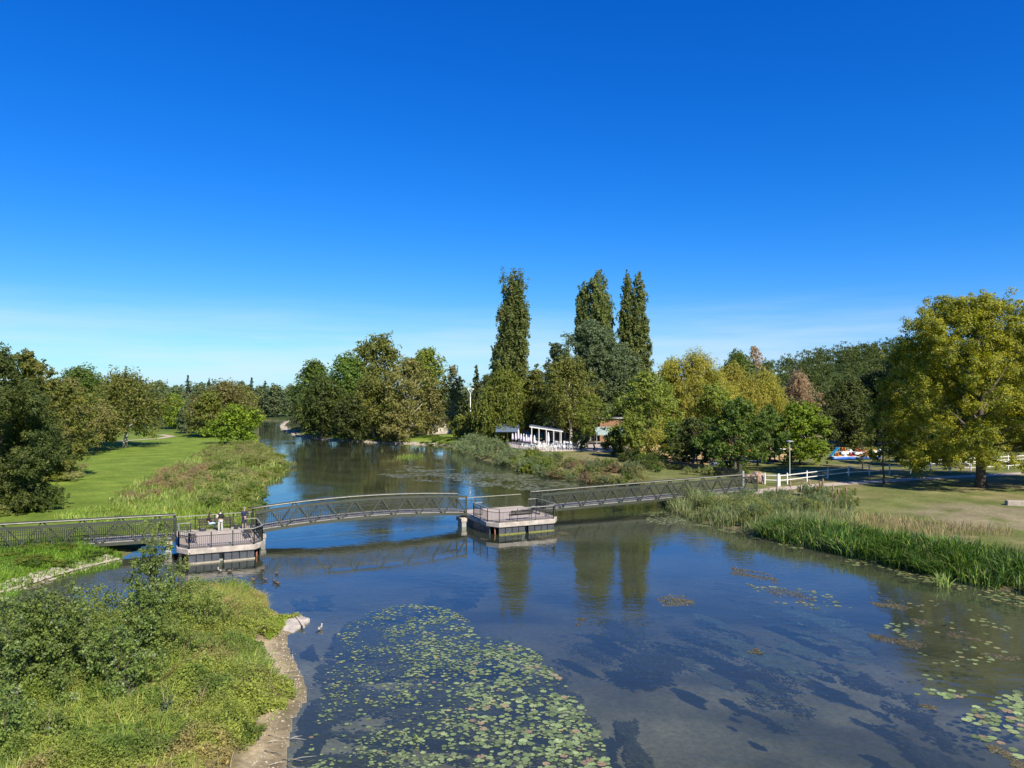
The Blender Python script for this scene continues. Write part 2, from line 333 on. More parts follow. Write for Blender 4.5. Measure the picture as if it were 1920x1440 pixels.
# water: a thin clear film of reflection over murky, part-transparent water
def watermat():
    m, t, N, K = nodes('river_water')
    o = N('ShaderNodeOutputMaterial'); g = N('ShaderNodeNewGeometry')
    mpx = N('ShaderNodeMapping'); mpx.inputs['Scale'].default_value = (.55, 1.0, 1); mpx.inputs['Rotation'].default_value = (0, 0, rad(12)); K(g.outputs['Position'], mpx.inputs[0])
    n1 = N('ShaderNodeTexNoise'); n1.inputs['Scale'].default_value = 2.2; n1.inputs['Detail'].default_value = 3; K(mpx.outputs[0], n1.inputs['Vector'])
    n2 = N('ShaderNodeTexNoise'); n2.inputs['Scale'].default_value = .14; n2.inputs['Detail'].default_value = 3; K(g.outputs['Position'], n2.inputs['Vector'])
    r = N('ShaderNodeMapRange'); r.inputs['From Min'].default_value = .38; r.inputs['From Max'].default_value = .66; r.inputs['To Min'].default_value = .12; r.inputs['To Max'].default_value = 1; K(n2.outputs['Fac'], r.inputs['Value'])
    mm = N('ShaderNodeMath'); mm.operation = 'MULTIPLY'; K(n1.outputs['Fac'], mm.inputs[0]); K(r.outputs[0], mm.inputs[1])
    bp = N('ShaderNodeBump'); bp.inputs['Strength'].default_value = 1; bp.inputs['Distance'].default_value = .022; K(mm.outputs[0], bp.inputs['Height'])
    lw = N('ShaderNodeLayerWeight'); lw.inputs['Blend'].default_value = .5; K(bp.outputs[0], lw.inputs['Normal'])
    pw = N('ShaderNodeMath'); pw.operation = 'POWER'; pw.inputs[1].default_value = 4.6; K(lw.outputs['Facing'], pw.inputs[0])
    fr = N('ShaderNodeMath'); fr.operation = 'MULTIPLY_ADD'; fr.inputs[1].default_value = .97; fr.inputs[2].default_value = .03; K(pw.outputs[0], fr.inputs[0])
    gl = N('ShaderNodeBsdfGlossy'); gl.inputs['Roughness'].default_value = .03; gl.inputs['Color'].default_value = (1, 1, 1, 1); K(bp.outputs[0], gl.inputs['Normal'])
    tr = N('ShaderNodeBsdfTransparent'); tr.inputs['Color'].default_value = (.90, .93, .86, 1)
    df = N('ShaderNodeBsdfDiffuse')
    n4 = N('ShaderNodeTexNoise'); n4.inputs['Scale'].default_value = .22; n4.inputs['Detail'].default_value = 5; n4.inputs['Distortion'].default_value = .6; K(mpx.outputs[0], n4.inputs['Vector'])
    cx = N('ShaderNodeMix'); cx.data_type = 'RGBA'; cx.inputs['A'].default_value = (.035, .05, .03, 1); cx.inputs['B'].default_value = (.065, .072, .045, 1); K(n4.outputs['Fac'], cx.inputs['Factor']); K(cx.outputs['Result'], df.inputs['Color'])
    a = N('ShaderNodeMixShader'); a.inputs[0].default_value = .45; K(tr.outputs[0], a.inputs[1]); K(df.outputs[0], a.inputs[2])
    b = N('ShaderNodeMixShader'); K(fr.outputs[0], b.inputs[0]); K(a.outputs[0], b.inputs[1]); K(gl.outputs[0], b.inputs[2]); K(b.outputs[0], o.inputs[0])
    return m
wm = MB(); wm.add([(-160, -40, 0), (160, -40, 0), (160, 420, 0), (-160, 420, 0)], [(0, 1, 2, 3)])
tag(wm.build('river_water', watermat()), kind='structure')

# ------------------------------------------------------------------ foliage
def unit(v): return v / (np.linalg.norm(v, axis=-1, keepdims=True) + 1e-9)
def rdir(g, n): return unit(g.normal(size=(n, 3)))
def leaf_arrays(C, Nn, size, asp=.6, axis=None, g=None):
    n = len(C); Nn = unit(Nn)
    if axis is None: axis = rdir(g, n)
    u = unit(axis - Nn * (axis * Nn).sum(1, keepdims=True)); w = np.cross(Nn, u); s = size[:, None]
    asp = asp if np.isscalar(asp) else asp[:, None]
    bend = Nn * s * .12
    V = np.stack([C - u * s * .5, C + w * s * .5 * asp + u * s * .06 - bend, C + u * s * .5, C - w * s * .5 * asp + u * s * .06 - bend], 1).reshape(-1, 3)
    return V, np.arange(4 * n).reshape(-1, 4)
def pick(g, pal, n, idx=None, k=0):
    cols = np.array([p[:3] for p in pal]); w = np.array([p[3] for p in pal], float); w /= w.sum()
    a = cols[g.choice(len(pal), n, p=w)]
    if idx is not None:
        cl = cols[g.choice(len(pal), k, p=w)][idx]; a = a * .45 + cl * .55
    return a * g.uniform(.75, 1.25, (n, 1))
G = dict(
 dark=[(.058, .08, .016, 4), (.09, .115, .022, 3), (.14, .155, .03, 1.3)],
 mid=[(.085, .14, .022, 3), (.125, .185, .026, 3), (.17, .22, .035, 1)],
 olive=[(.15, .17, .028, 3), (.21, .22, .04, 3), (.27, .24, .055, 1), (.10, .125, .025, 2)],
 brown=[(.19, .18, .05, 3), (.25, .22, .07, 2), (.14, .16, .035, 2), (.30, .25, .08, 1)],
 gold=[(.41, .37, .055, 3), (.32, .32, .05, 3), (.42, .35, .07, 1.5), (.2, .235, .035, 1.5)],
 ygreen=[(.20, .235, .035, 3), (.155, .195, .03, 3), (.28, .28, .05, 1)],
 bright=[(.2, .27, .02, 3), (.28, .35, .025, 2), (.11, .17, .02, 3)],
 grey=[(.115, .15, .065, 3), (.15, .18, .085, 2), (.085, .115, .045, 2)],
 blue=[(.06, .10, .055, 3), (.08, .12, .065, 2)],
 pink=[(.38, .27, .15, 3), (.44, .31, .18, 2), (.26, .21, .09, 1)],
 poplar=[(.145, .18, .045, 3), (.20, .23, .06, 2), (.27, .27, .08, 1), (.09, .12, .032, 2)],
 maple=[(.28, .29, .025, 3), (.40, .38, .03, 2.5), (.13, .165, .02, 3), (.46, .42, .06, .7)],
 yellow=[(.45, .36, .03, 3), (.35, .33, .04, 2)],
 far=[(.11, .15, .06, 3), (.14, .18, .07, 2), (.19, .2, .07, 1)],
)
def clump_leaves(g, K, rad_, n, lsize, pal, sub=10, flat=.8, vert=1.0, up=.5, asp=.6, axis=None, subr=.37):
    K = np.asarray(K, float); rad_ = np.asarray(rad_, float); k = len(K)
    sdv = rdir(g, k * sub).reshape(k, sub, 3); sdv[:, :, 2] *= flat * vert
    SC = K[:, None] + sdv * rad_[:, None, None] * g.uniform(.25, 1.15, (k, sub, 1))
    SR = rad_[:, None] * g.uniform(subr * .6, subr * 1.25, (k, sub))
    w = (SR ** 2).ravel(); w /= w.sum()
    s = g.choice(k * sub, n, p=w); ci = s // sub
    d = rdir(g, n); r = g.uniform(0, 1, (n, 1)) ** .5
    d2 = d.copy(); d2[:, 2] *= flat * vert
    pos = SC.reshape(-1, 3)[s] + d2 * SR.ravel()[s][:, None] * r
    outw = unit(pos - K[ci])
    nn = outw * .5 + d * .35 + np.array([0, 0, up]) + g.normal(size=(n, 3)) * .45
    ax = None
    if axis is not None: ax = np.tile(np.array(axis, float), (n, 1)) + g.normal(size=(n, 3)) * .28
    V, Fq = leaf_arrays(pos, nn, lsize * g.uniform(.6, 1.35, n), asp, ax, g)
    return V, Fq, pick(g, pal, n, s, k * sub)
def join(parts):
    Vs, Fs, Cs = [], [], []; b = 0
    for V, Fq, C in parts: Vs.append(V); Fs.append(Fq + b); Cs.append(C); b += len(V)
    return np.concatenate(Vs), np.concatenate(Fs), np.concatenate(Cs)
def limbs(mb, g, H, rt, K, cnt, lean=(0, 0), z0=.25, top=.75):
    tp = [Vector((lean[0] * t * t + g.normal() * .012 * H * (t > 0), lean[1] * t * t + g.normal() * .012 * H * (t > 0), H * top * t - (.25 if t == 0 else 0))) for t in (0, .08, .25, .5, .75, 1)]
    mb.tube(tp, [rt * 1.45, rt * 1.05, rt * .85, rt * .62, rt * .4, rt * .15], 9)
    order = g.permutation(len(K))[:cnt]
    for i in order:
        c = Vector(K[i]); t = np.clip(c.z / (H * top) * g.uniform(.45, .8), z0 * .8, .95)
        a = t * 5; ia = 0
        ts = [0, .08, .25, .5, .75, 1]
        for q in range(5):
            if ts[q] <= t <= ts[q + 1]: ia = q
        fr = (t - ts[ia]) / (ts[ia + 1] - ts[ia]); s = tp[ia].lerp(tp[ia + 1], fr)
        m = s.lerp(c, .5) + Vector((g.normal(), g.normal(), g.normal() + .8)) * (c - s).length * .08
        r0 = rt * .42 * (1 - t * .6)
        mb.tube([s, m, c], [r0, r0 * .55, r0 * .12], 6, False)
PX = lambda D: D / 739.6
def leafcount(area, ls, asp=.6, cover=4.2): return int(max(400, area * cover / (ls * ls * asp * .5)))
NT = [0]
def tree(kind, px, w, top, cb, D, pal, label, name='broadleaf_tree', cat='tree', group=None, K=None, cover=5.0, crs=.29, seed=None, shape=.55, base=None, ls=None, bark='bark', nl=22, rt=None, lean=(0, 0), wig=.22):
    NT[0] += 1; g = rs(seed or 100 + NT[0] * 7)
    x = at(px, D); y = D; z = gz(x, y) if base is None else base
    H = zt(top, D) - z; R = w / 2 / F * D; zc0 = max(zt(cb, D) - z, .3)
    ls = ls or max(.17, 2.3 * PX(D)); rt = rt or max(.12, H * .017)
    root = empty(name, (x, y, z), 0); tag(root, label, cat, group)
    K = K or int(np.clip(24 + (H - zc0) * R * 1.0, 34, 170)); cover *= 1.35; cb += (cb > 790) * 5
    Kc, Kr = [], []
    ph = g.uniform(0, 6.28, 4)
    hh = H - zc0
    for i in range(K):
        t = (i + g.uniform(0, 1)) / K; t = t ** .9
        if kind in ('round', 'weep', 'up'): e = max(.12, math.sin(math.pi * min(1, .16 + .84 * t) ** 1.0)) ** shape if t > 0 else .3
        elif kind == 'cone': e = max(.06, (1 - t)) ** .85
        elif kind == 'oval': e = math.sin(math.pi * (.1 + .86 * t)) ** .5
        a = g.uniform(0, 2 * math.pi); e *= 1 + wig * math.sin(2 * a + ph[0] + 2 * t) + wig * .8 * math.sin(3 * a + ph[1] + 6 * t)
        q = g.uniform(.2, 1) ** .5; c = crs * R * g.uniform(.65, 1.25)
        if kind == 'cone': c = max(.25, R * .3 * (1 - t * .8))
        rr_ = max(0, R * e - c * .75) * q
        Kc.append((rr_ * math.cos(a) + lean[0] * t, rr_ * math.sin(a) + lean[1] * t, zc0 + c * .6 + (hh - c * 1.35) * t)); Kr.append(c)
    Kc = np.array(Kc); Kr = np.array(Kr)
    n = leafcount(2 * R * hh * .8, ls, cover=cover)
    axis = None; parts = []; vert = 1.0; asp = .6
    if kind == 'up': axis = (0, 0, 1); vert = 1.5; asp = .35; n = int(n * 1.3)
    if kind == 'weep': vert = 1.3
    parts.append(clump_leaves(g, Kc, Kr, n, ls, G[pal], vert=vert, axis=axis, asp=asp, sub=15 if kind != 'cone' else 7, flat=.8 if kind != 'cone' else .45))
    if kind == 'weep':
        m = n // 9; ci = g.randint(0, K, m); d = rdir(g, m); st = Kc[ci] + d * Kr[ci][:, None] * .9; ln = g.uniform(.12, .34, m) * H
        ln = np.minimum(ln, np.maximum(st[:, 2] - zc0 * .6, .2)); rep = 8
        tt = g.uniform(0, 1, (m, rep)); pos = st[:, None] + np.stack([g.normal(size=(m, rep)) * .12, g.normal(size=(m, rep)) * .12, -tt * ln[:, None]], -1)
        pos = pos.reshape(-1, 3); ax = np.tile([0, 0, -1.], (len(pos), 1)) + g.normal(size=(len(pos), 3)) * .15
        V, Fq = leaf_arrays(pos, g.normal(size=(len(pos), 3)) * [1, 1, .2] + np.array([0, -.4, .1]), ls * 1.25 * g.uniform(.7, 1.3, len(pos)), .35, ax, g)
        parts.append((V, Fq, pick(g, G[pal], len(pos), np.repeat(np.arange(m), rep), m)))
    V, Fq, C = join(parts)
    link('crown', np_mesh('crown', V, Fq, C), M['leaf'], root)
    mb = MB(); limbs(mb, g, H, rt, Kc, nl, lean); mb.build('trunk', M[bark], root)
    return root
def poplar(px, D, spires, label, pal='poplar', seed=1, trunkpx=None):
    g = rs(seed); x = at(px, D); y = D; z = 1.0; root = empty('poplar_tree', (x, y, z)); tag(root, label, 'tree', 'tall columnar poplars behind the riverside trees')
    ls = max(.2, 2.1 * PX(D)); parts = []; mb = MB(); H = max(zt(s[1], D) for s in spires) - z
    mb.tube([(0, 0, -.3), (0, 0, H * .3), (.1, 0, H * .6), (0, 0, H * .92)], [H * .018, H * .013, H * .008, .04], 9)
    for sp, tp, bt, w in spires:
        sx_ = at(sp, D) - x; z1 = zt(tp, D) - z; z0 = zt(bt, D) - z; Rr = w * .62 / F * D; Kc, Kr = [], []
        sy = g.uniform(-1, 1) * Rr * .4
        n = max(24, int((z1 - z0) * 3.4))
        for i in range(n):
            t = (i + g.uniform()) / n; e = max(.32, min(1, ((1 - t) / .10)) ** .6) * (.86 + .2 * math.sin(math.pi * min(1, t * .9)))
            a = g.uniform(0, 6.28); c = Rr * g.uniform(.28, .5) * max(.5, e); q = max(0, Rr * e * g.uniform(.78, 1.1) - c) * g.uniform(.45, 1)
            Kc.append((sx_ + q * math.cos(a), sy + q * math.sin(a), z0 + (z1 - z0) * (t * .97) )); Kr.append(c)
        A = 2 * Rr * (z1 - z0) * .8
        parts.append(clump_leaves(g, Kc, Kr, leafcount(A, ls, cover=7), ls, G[pal], vert=2.0, flat=1, up=.35, sub=9))
        mb.tube([(sx_ * .3, 0, max(.5, z0 - 3)), (sx_ * .9, sy, z0 + (z1 - z0) * .3), (sx_, sy, z1 - .5)], [.22, .16, .03], 6, False)
    V, Fq, C = join(parts); link('crown', np_mesh('crown', V, Fq, C), M['leaf'], root); mb.build('trunk', M['pale_bark'], root)
    return root

# --- left side trees
tree('round', -20, 260, 640, 985, 70, 'dark', 'dark leafy tree at the left frame edge beside the footbridge', seed=11, cover=5, ls=.22, K=150, crs=.2)
tree('round', 45, 130, 655, 800, 84, 'olive', 'olive tree with a ragged top just behind the dark tree at the left edge', seed=12, crs=.2, wig=.35)
tree('round', 70, 200, 700, 925, 92, 'olive', 'wide low olive tree whose branches hang over the left edge of the lawn', seed=13, cover=4, crs=.2, wig=.3)
tree('round', 152, 150, 682, 830, 175, 'mid', 'domed green tree rising behind the olive trees on the left', seed=14)
tree('round', 122, 150, 705, 862, 128, 'brown', 'brownish green tree at the back left of the lawn', seed=15, cover=3.2, crs=.2)
tree('round', 235, 168, 690, 818, 150, 'olive', 'spreading olive tree standing on the lawn with a pale trunk', bark='pale_bark', seed=16, cover=3.4, rt=.42, shape=.4, wig=.3)
tree('round', 180, 100, 742, 838, 140, 'brown', 'low brownish tree in front of the spreading lawn tree', seed=17)
tree('round', 327, 62, 735, 806, 225, 'bright', 'yellow green tree behind the small round willow', seed=18)
tree('weep', 352, 44, 757, 806, 200, 'grey', 'small round grey green willow standing in the middle of the lawn', 'willow_tree', seed=19, rt=.3)
tree('round', 425, 150, 708, 835, 190, 'brown', 'large golden brown tree above the bright green tree on the left bank', seed=20, cover=3.4)
tree('round', 392, 80, 728, 832, 182, 'ygreen', 'tawny tree at the lawn edge left of the golden tree', seed=22)
tree('round', 443, 96, 755, 836, 158, 'bright', 'bright green low tree at the river edge beyond the lawn', seed=21, shape=.4, wig=.3)
tree('round', 460, 75, 722, 822, 205, 'olive', 'olive tree between the golden tree and the river', seed=23)
# far line beyond the lawn
g0 = rs(55)
for i, (px, w, tp, D, k, lab) in enumerate([
    (300, 70, 712, 330, 'round', 'blue green round tree at the left end of the far treeline'),
    (352, 34, 703, 360, 'cone', 'tall dark conifer rising above the far treeline, the leftmost'),
    (330, 60, 722, 300, 'round', 'broad tree under the tall conifer in the far treeline'),
    (392, 30, 708, 380, 'cone', 'second conifer tip in the far treeline behind the golden tree'),
    (375, 60, 716, 320, 'round', 'grey green tree between the two conifer tips of the far treeline'),
    (420, 60, 712, 350, 'round', 'grey tree directly behind the golden tree'),
    (472, 38, 708, 370, 'cone', 'dark conifer behind the right side of the golden tree'),
    (452, 50, 714, 340, 'round', 'tree between the golden tree and the middle conifer'),
    (497, 32, 713, 375, 'cone', 'slim conifer over the far end of the river'),
    (488, 50, 722, 335, 'round', 'grey green tree on the left bank at the far end of the river'),
    (516, 56, 718, 330, 'round', 'broad tree straight behind the far end of the river'),
    (545, 50, 719, 345, 'round', 'tree at the far end of the river touching the dark wooded point')]):
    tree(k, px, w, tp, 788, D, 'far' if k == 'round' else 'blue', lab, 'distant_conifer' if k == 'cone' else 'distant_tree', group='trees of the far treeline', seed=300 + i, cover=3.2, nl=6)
# --- wooded point in the middle
tree('round', 590, 108, 672, 810, 215, 'mid', 'dark green tree at the left end of the wooded point', seed=31, cover=4, crs=.26)
tree('round', 650, 120, 662, 815, 200, 'mid', 'rounded green tree right of the first tree on the wooded point', seed=32, cover=4)
tree('round', 605, 110, 700, 818, 190, 'dark', 'low dark tree leaning over the bank of the wooded point', seed=33, cover=4)
tree('round', 712, 160, 623, 800, 205, 'olive', 'tallest olive tree crowning the wooded point', seed=34, cover=3.4, bark='pale_bark', crs=.2, wig=.3)
tree('round', 700, 130, 700, 822, 184, 'olive', 'dull green tree at the bank under the tallest olive tree', seed=35, cover=4, bark='pale_bark')
tree('round', 765, 120, 668, 820, 182, 'brown', 'golden brown plane tree with bare pale limbs on the wooded point', seed=36, cover=2.6, bark='pale_bark', nl=40, rt=.55, crs=.18)
tree('round', 800, 90, 648, 780, 208, 'ygreen', 'fresh green tree top behind the brown plane tree', seed=37)
tree('round', 655, 90, 735, 826, 178, 'dark', 'dark shady tree over the stony shore', seed=38, cover=4)
tree('round', 745, 80, 755, 828, 176, 'brown', 'low brown tree at the shore below the plane tree', seed=39)
tree('round', 808, 70, 720, 826, 185, 'brown', 'yellowish brown tree at the right end of the wooded point', seed=40, cover=2.8, bark='pale_bark', nl=34)
tree('round', 848, 56, 682, 800, 205, 'brown', 'thin grey brown tree with pale bare branches left of the twin lamp', seed=41, cover=1.8, bark='pale_bark', nl=40)
tree('cone', 893, 60, 683, 815, 225, 'dark', 'dark conifer behind the twin headed lamp', 'conifer_tree', seed=42, cover=5)
tree('cone', 862, 56, 704, 818, 222, 'dark', 'lower dark conifer left of the twin headed lamp', 'conifer_tree', seed=43, cover=5)
tree('oval', 915, 60, 700, 815, 235, 'dark', 'dark shaded tree between the conifer and the weeping willow', seed=44, cover=4)
tree('round', 868, 56, 775, 824, 178, 'ygreen', 'small yellowish tree left of the weeping willow', seed=45)
# --- middle and right
tree('weep', 945, 120, 688, 838, 168, 'ygreen', 'weeping yellow green willow left of the restaurant terrace', 'willow_tree', seed=51, cover=4, rt=.4)
poplar(962, 178, [(963, 503, 760, 58), (945, 565, 770, 36), (976, 560, 770, 34), (932, 640, 760, 26), (968, 520, 700, 40)], 'tall lone poplar, the leftmost, above the weeping willow', seed=61)
poplar(1112, 182, [(1122, 504, 760, 46), (1098, 525, 700, 30), (1085, 552, 700, 20), (1135, 545, 740, 34), (1144, 565, 700, 16), (1108, 600, 760, 50)], 'middle poplar with several ragged tips above the grey green tree', seed=62)
poplar(1190, 180, [(1177, 507, 760, 32), (1197, 505, 760, 32), (1168, 560, 740, 20), (1208, 590, 760, 26), (1190, 600, 760, 34)], 'rightmost poplar with two narrow parallel spires', seed=63)
tree('round', 1112, 175, 598, 800, 172, 'grey', 'broad grey green tree below the middle poplar', seed=52, cover=3.8, crs=.18, wig=.3)
tree('round', 1040, 80, 640, 790, 176, 'grey', 'grey green tree shoulder left of the broad grey green tree', seed=152, cover=3, crs=.18, wig=.3)
tree('round', 1165, 100, 640, 790, 174, 'grey', 'grey green tree at the foot of the two spired poplar', seed=153, cover=3.6)
tree('round', 1068, 140, 662, 812, 158, 'olive', 'olive green plane tree behind the restaurant pergola', seed=53, cover=3.8, bark='pale_bark', nl=30)
tree('round', 1003, 80, 690, 815, 172, 'olive', 'rounded olive tree between the weeping willow and the plane tree', seed=54)
tree('oval', 1112, 62, 738, 820, 140, 'ygreen', 'slender light green tree in front of the restaurant', seed=55, cover=2.8, ls=.26, rt=.16)
tree('round', 1215, 142, 692, 842, 132, 'ygreen', 'light green tree left of the yellow willows', seed=56, cover=3.3, crs=.2)
tree('up', 1300, 180, 660, 835, 165, 'gold', 'large golden yellow willow with upright twigs', 'willow_tree', seed=57, cover=4, crs=.2)
tree('up', 1375, 130, 684, 830, 168, 'gold', 'golden willow at the right shoulder of the large golden willow', 'willow_tree', seed=58, crs=.2)
tree('up', 1432, 110, 696, 830, 172, 'gold', 'yellowish willow beside the pink brown tree', 'willow_tree', seed=59)
tree('up', 1497, 92, 698, 830, 185, 'pink', 'pinkish brown tree behind the bright green tree', seed=60, cover=3.4)
tree('up', 1255, 70, 672, 800, 172, 'gold', 'golden willow at the left shoulder of the large golden willow', 'willow_tree', seed=64)
tree('round', 1378, 150, 742, 872, 105, 'mid', 'dark green spreading tree behind the end of the footbridge', seed=65, cover=3.8, crs=.2, wig=.3, rt=.22)
tree('round', 1300, 90, 778, 866, 112, 'dark', 'low dark green tree on the lawn left of the spreading tree', seed=66, cover=3.6, rt=.2)
tree('round', 1443, 60, 756, 850, 122, 'mid', 'green tree behind the info board', seed=67)
tree('round', 1500, 112, 750, 872, 114, 'bright', 'bright yellow green bushy tree right of the disc lamp', seed=68, cover=6.5, crs=.24, shape=.25, K=90, wig=.08)
tree('oval', 1228, 56, 800, 868, 118, 'gold', 'small tree turning yellow above the dark hedge', seed=69, cover=2.2, ls=.24)
tree('round', 1590, 120, 705, 830, 150, 'dark', 'dark green tree behind the pedal boats', seed=70, cover=4)
tree('round', 1640, 120, 690, 838, 158, 'dark', 'dark tree close behind the large yellowing tree', seed=71, cover=4)
tree('oval', 1617, 40, 800, 866, 108, 'olive', 'thin young tree behind the white fence', seed=72, cover=1.6, ls=.2, rt=.08)
tree('round', 1385, 90, 655, 760, 300, 'mid', 'rounded tree at the foot of the wooded hill', seed=73)
tree('round', 1415, 44, 646, 720, 330, 'pink', 'bare greyish tree sticking out of the hill woods', seed=74, cover=1.4)
tree('round', 1700, 150, 640, 850, 150, 'dark', 'dark tree seen through the left side of the large yellowing tree', seed=75, cover=4)
tree('round', 1830, 160, 650, 850, 150, 'dark', 'dark tree behind the trunk of the large yellowing tree', seed=76, cover=4)
tree('round', 1935, 150, 640, 850, 140, 'olive', 'olive tree behind the right frame edge', seed=77, cover=4)
tree('round', 1838, 350, 546, 888, 87, 'maple', 'large yellowing tree on the right lawn with a dark trunk', seed=78, cover=6.2, ls=.24, crs=.15, K=270, wig=.14, rt=.5, shape=.34, nl=24)
tree('round', 1655, 75, 705, 868, 90, 'maple', 'lower yellow green side tree hanging at the left of the large yellowing tree', seed=79, cover=2.6, ls=.25, crs=.24, rt=.12)

tree('round', 2130, 300, 600, 900, 84, 'maple', 'second yellowing tree just outside the right frame edge', seed=80, ls=.3)
tree('round', 1300, 60, 815, 872, 126, 'dark', 'dark bush like tree on the sandy ground left of the spreading tree', seed=181)
tree('round', 1345, 90, 800, 874, 118, 'dark', 'low dark tree crown tucked behind the spreading tree', seed=182)
tree('round', 1262, 70, 790, 866, 122, 'mid', 'green low tree between the light green tree and the dark trees', seed=183)
tree('round', 1420, 70, 775, 868, 112, 'mid', 'green tree right of the spreading tree above the boulder', seed=184)
tree('round', 1600, 100, 740, 850, 140, 'dark', 'dark low tree shading the pedal boats', seed=185)
tree('round', 886, 44, 768, 824, 171, 'olive', 'small olive tree hiding the foot of the twin headed lamp', seed=186)
tree('round', 1090, 40, 800, 846, 142, 'mid', 'small round tree by the terrace chairs', seed=187, ls=.24)
tree('round', 1180, 70, 770, 862, 126, 'ygreen', 'light green tree between the annex and the dark hedge', seed=188)
tree('round', 1150, 56, 802, 862, 128, 'dark', 'dark bushy tree in front of the annex', seed=189)
tree('round', 1545, 60, 768, 850, 135, 'dark', 'dark tree between the bright bushy tree and the pedal boats', seed=190)
tree('round', 1340, 110, 715, 840, 148, 'ygreen', 'yellow green tree in front of the golden willows', seed=191)
tree('round', 1690, 100, 770, 866, 112, 'dark', 'dark low tree between the pedal boats and the large yellowing tree', seed=192)
tree('round', 1760, 90, 790, 868, 114, 'mid', 'green low tree behind the fence under the large yellowing tree', seed=193)
# distant woods as masses
def wood(name, pts, lab, pal, seed, ls=1.0, per=330):
    g = rs(seed); parts = []
    for (x, y, R, H) in pts:
        z = gz(x, y); K = 7; a = g.uniform(0, 6.28, K)
        Kc = np.stack([x + R * .5 * np.cos(a), y + R * .5 * np.sin(a), z + H * g.uniform(.12, .85, K)], -1); Kr = R * g.uniform(.4, .62, K)
        parts.append(clump_leaves(g, Kc, Kr, per, ls, [(*(np.array(p[:3]) * g.uniform(.8, 1.2)), p[3]) for p in G[pal]], sub=6))
    V, Fq, C = join(parts); o = link(name, np_mesh(name, V, Fq, C), M['leaf']); tag(o, lab, 'wood', kind='stuff')
pts = []
for i in range(620):
    y = g0.uniform(290, 600); r = g0.uniform(.14, .78); pts.append((r * y, y, g0.uniform(4.5, 7.5), g0.uniform(11, 16)))
wood('hillside_wood', pts, 'dark green woods covering the hill on the right', 'dark', 5)
pts = []
for i in range(330):
    y = g0.uniform(390, 470); r = g0.uniform(-.85, .2); pts.append((r * y, y, g0.uniform(5, 7), g0.uniform(13, 18) - 3 * (r > -.4)))
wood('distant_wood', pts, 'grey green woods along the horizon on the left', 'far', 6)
pts = []
for i in range(120):
    y = g0.uniform(225, 300); r = g0.uniform(-.05, .62); pts.append((r * y, y, g0.uniform(4, 6), g0.uniform(10, 14)))
for i in range(70):
    y = g0.uniform(240, 300); r = g0.uniform(-.75, -.5); pts.append((r * y, y, g0.uniform(4, 6), g0.uniform(10, 14)))
wood('background_wood', pts, 'shaded woods behind the riverside trees', 'dark', 8, .8)

# ------------------------------------------------------------------ bushes and bank plants
def bush_mesh(seed, pal, ls, n=2600, K=14, up=.6, asp=.55, axis=None):
    g = rs(seed); a = g.uniform(0, 6.28, K); q = g.uniform(0, 1, K) ** .5
    Kc = np.stack([.72 * q * np.cos(a), .72 * q * np.sin(a), .2 + .6 * g.uniform(0, 1, K) * (1 - .45 * q)], -1); Kr = g.uniform(.2, .36, K)
    V, Fq, C = clump_leaves(g, Kc, Kr, n, ls, G[pal] if isinstance(pal, str) else pal, up=up, asp=asp, axis=axis, sub=8)
    V[:, 2] = np.maximum(V[:, 2], -.05)
    return np_mesh('foliage', V, Fq, C)
PAL_BANK = [(.19, .23, .05, 3), (.28, .28, .08, 2), (.13, .18, .04, 2), (.32, .26, .12, 1)]
BM = {}
for k, (pal, ax) in dict(green=('mid', None), grey=([(.19, .235, .10, 3), (.24, .28, .12, 2), (.13, .17, .065, 2)], (0, 0, 1)), yel=('ygreen', None),
                 straw=([(.36, .32, .13, 3), (.28, .28, .09, 2), (.2, .24, .06, 2)], (0, 0, 1)), rust=([(.34, .23, .12, 3), (.25, .2, .09, 2), (.36, .28, .16, 1)], (0, 0, 1)), dark=('dark', None), bank=(PAL_BANK, (0, 0, 1))).items():
    BM[k] = [bush_mesh(900 + i + 10 * len(BM), pal, .085, 2600, 14, asp=.55 if ax is None else .28, axis=ax) for i in range(3)]
    for m_ in BM[k]: m_.materials.append(M['leaf'])
def bush(px, py, kind, r, h, label, group, z=None, i=0, name='bank_shrub', cat='shrub'):
    p = P(px, py, .5 if z is None else z); zz = gz(p.x, p.y)
    o = bpy.data.objects.new(name, BM[kind][i % 3]); COL.objects.link(o); o.location = (p.x, p.y, max(zz, 0) - .03); o.scale = (r, r, h)
    o.rotation_euler = (0, 0, (i * 2.4) % 6.28); return tag(o, label, cat, group)
cn = {'green': 'green leafy', 'grey': 'grey green', 'yel': 'yellow green', 'straw': 'straw coloured', 'rust': 'rusty brown', 'dark': 'dark green', 'bank': 'mixed olive and straw'}
def mesh_arrays(me):
    nv, nf = len(me.vertices), len(me.polygons); V = np.empty(nv * 3, np.float32); me.vertices.foreach_get('co', V); f = np.empty(nf * 4, np.int32); me.loops.foreach_get('vertex_index', f)
    c = np.empty(nf * 4, np.float32); me.attributes['Col'].data.foreach_get('color', c); return V.reshape(-1, 3), f.reshape(-1, 4), c.reshape(-1, 4)[:, :3]
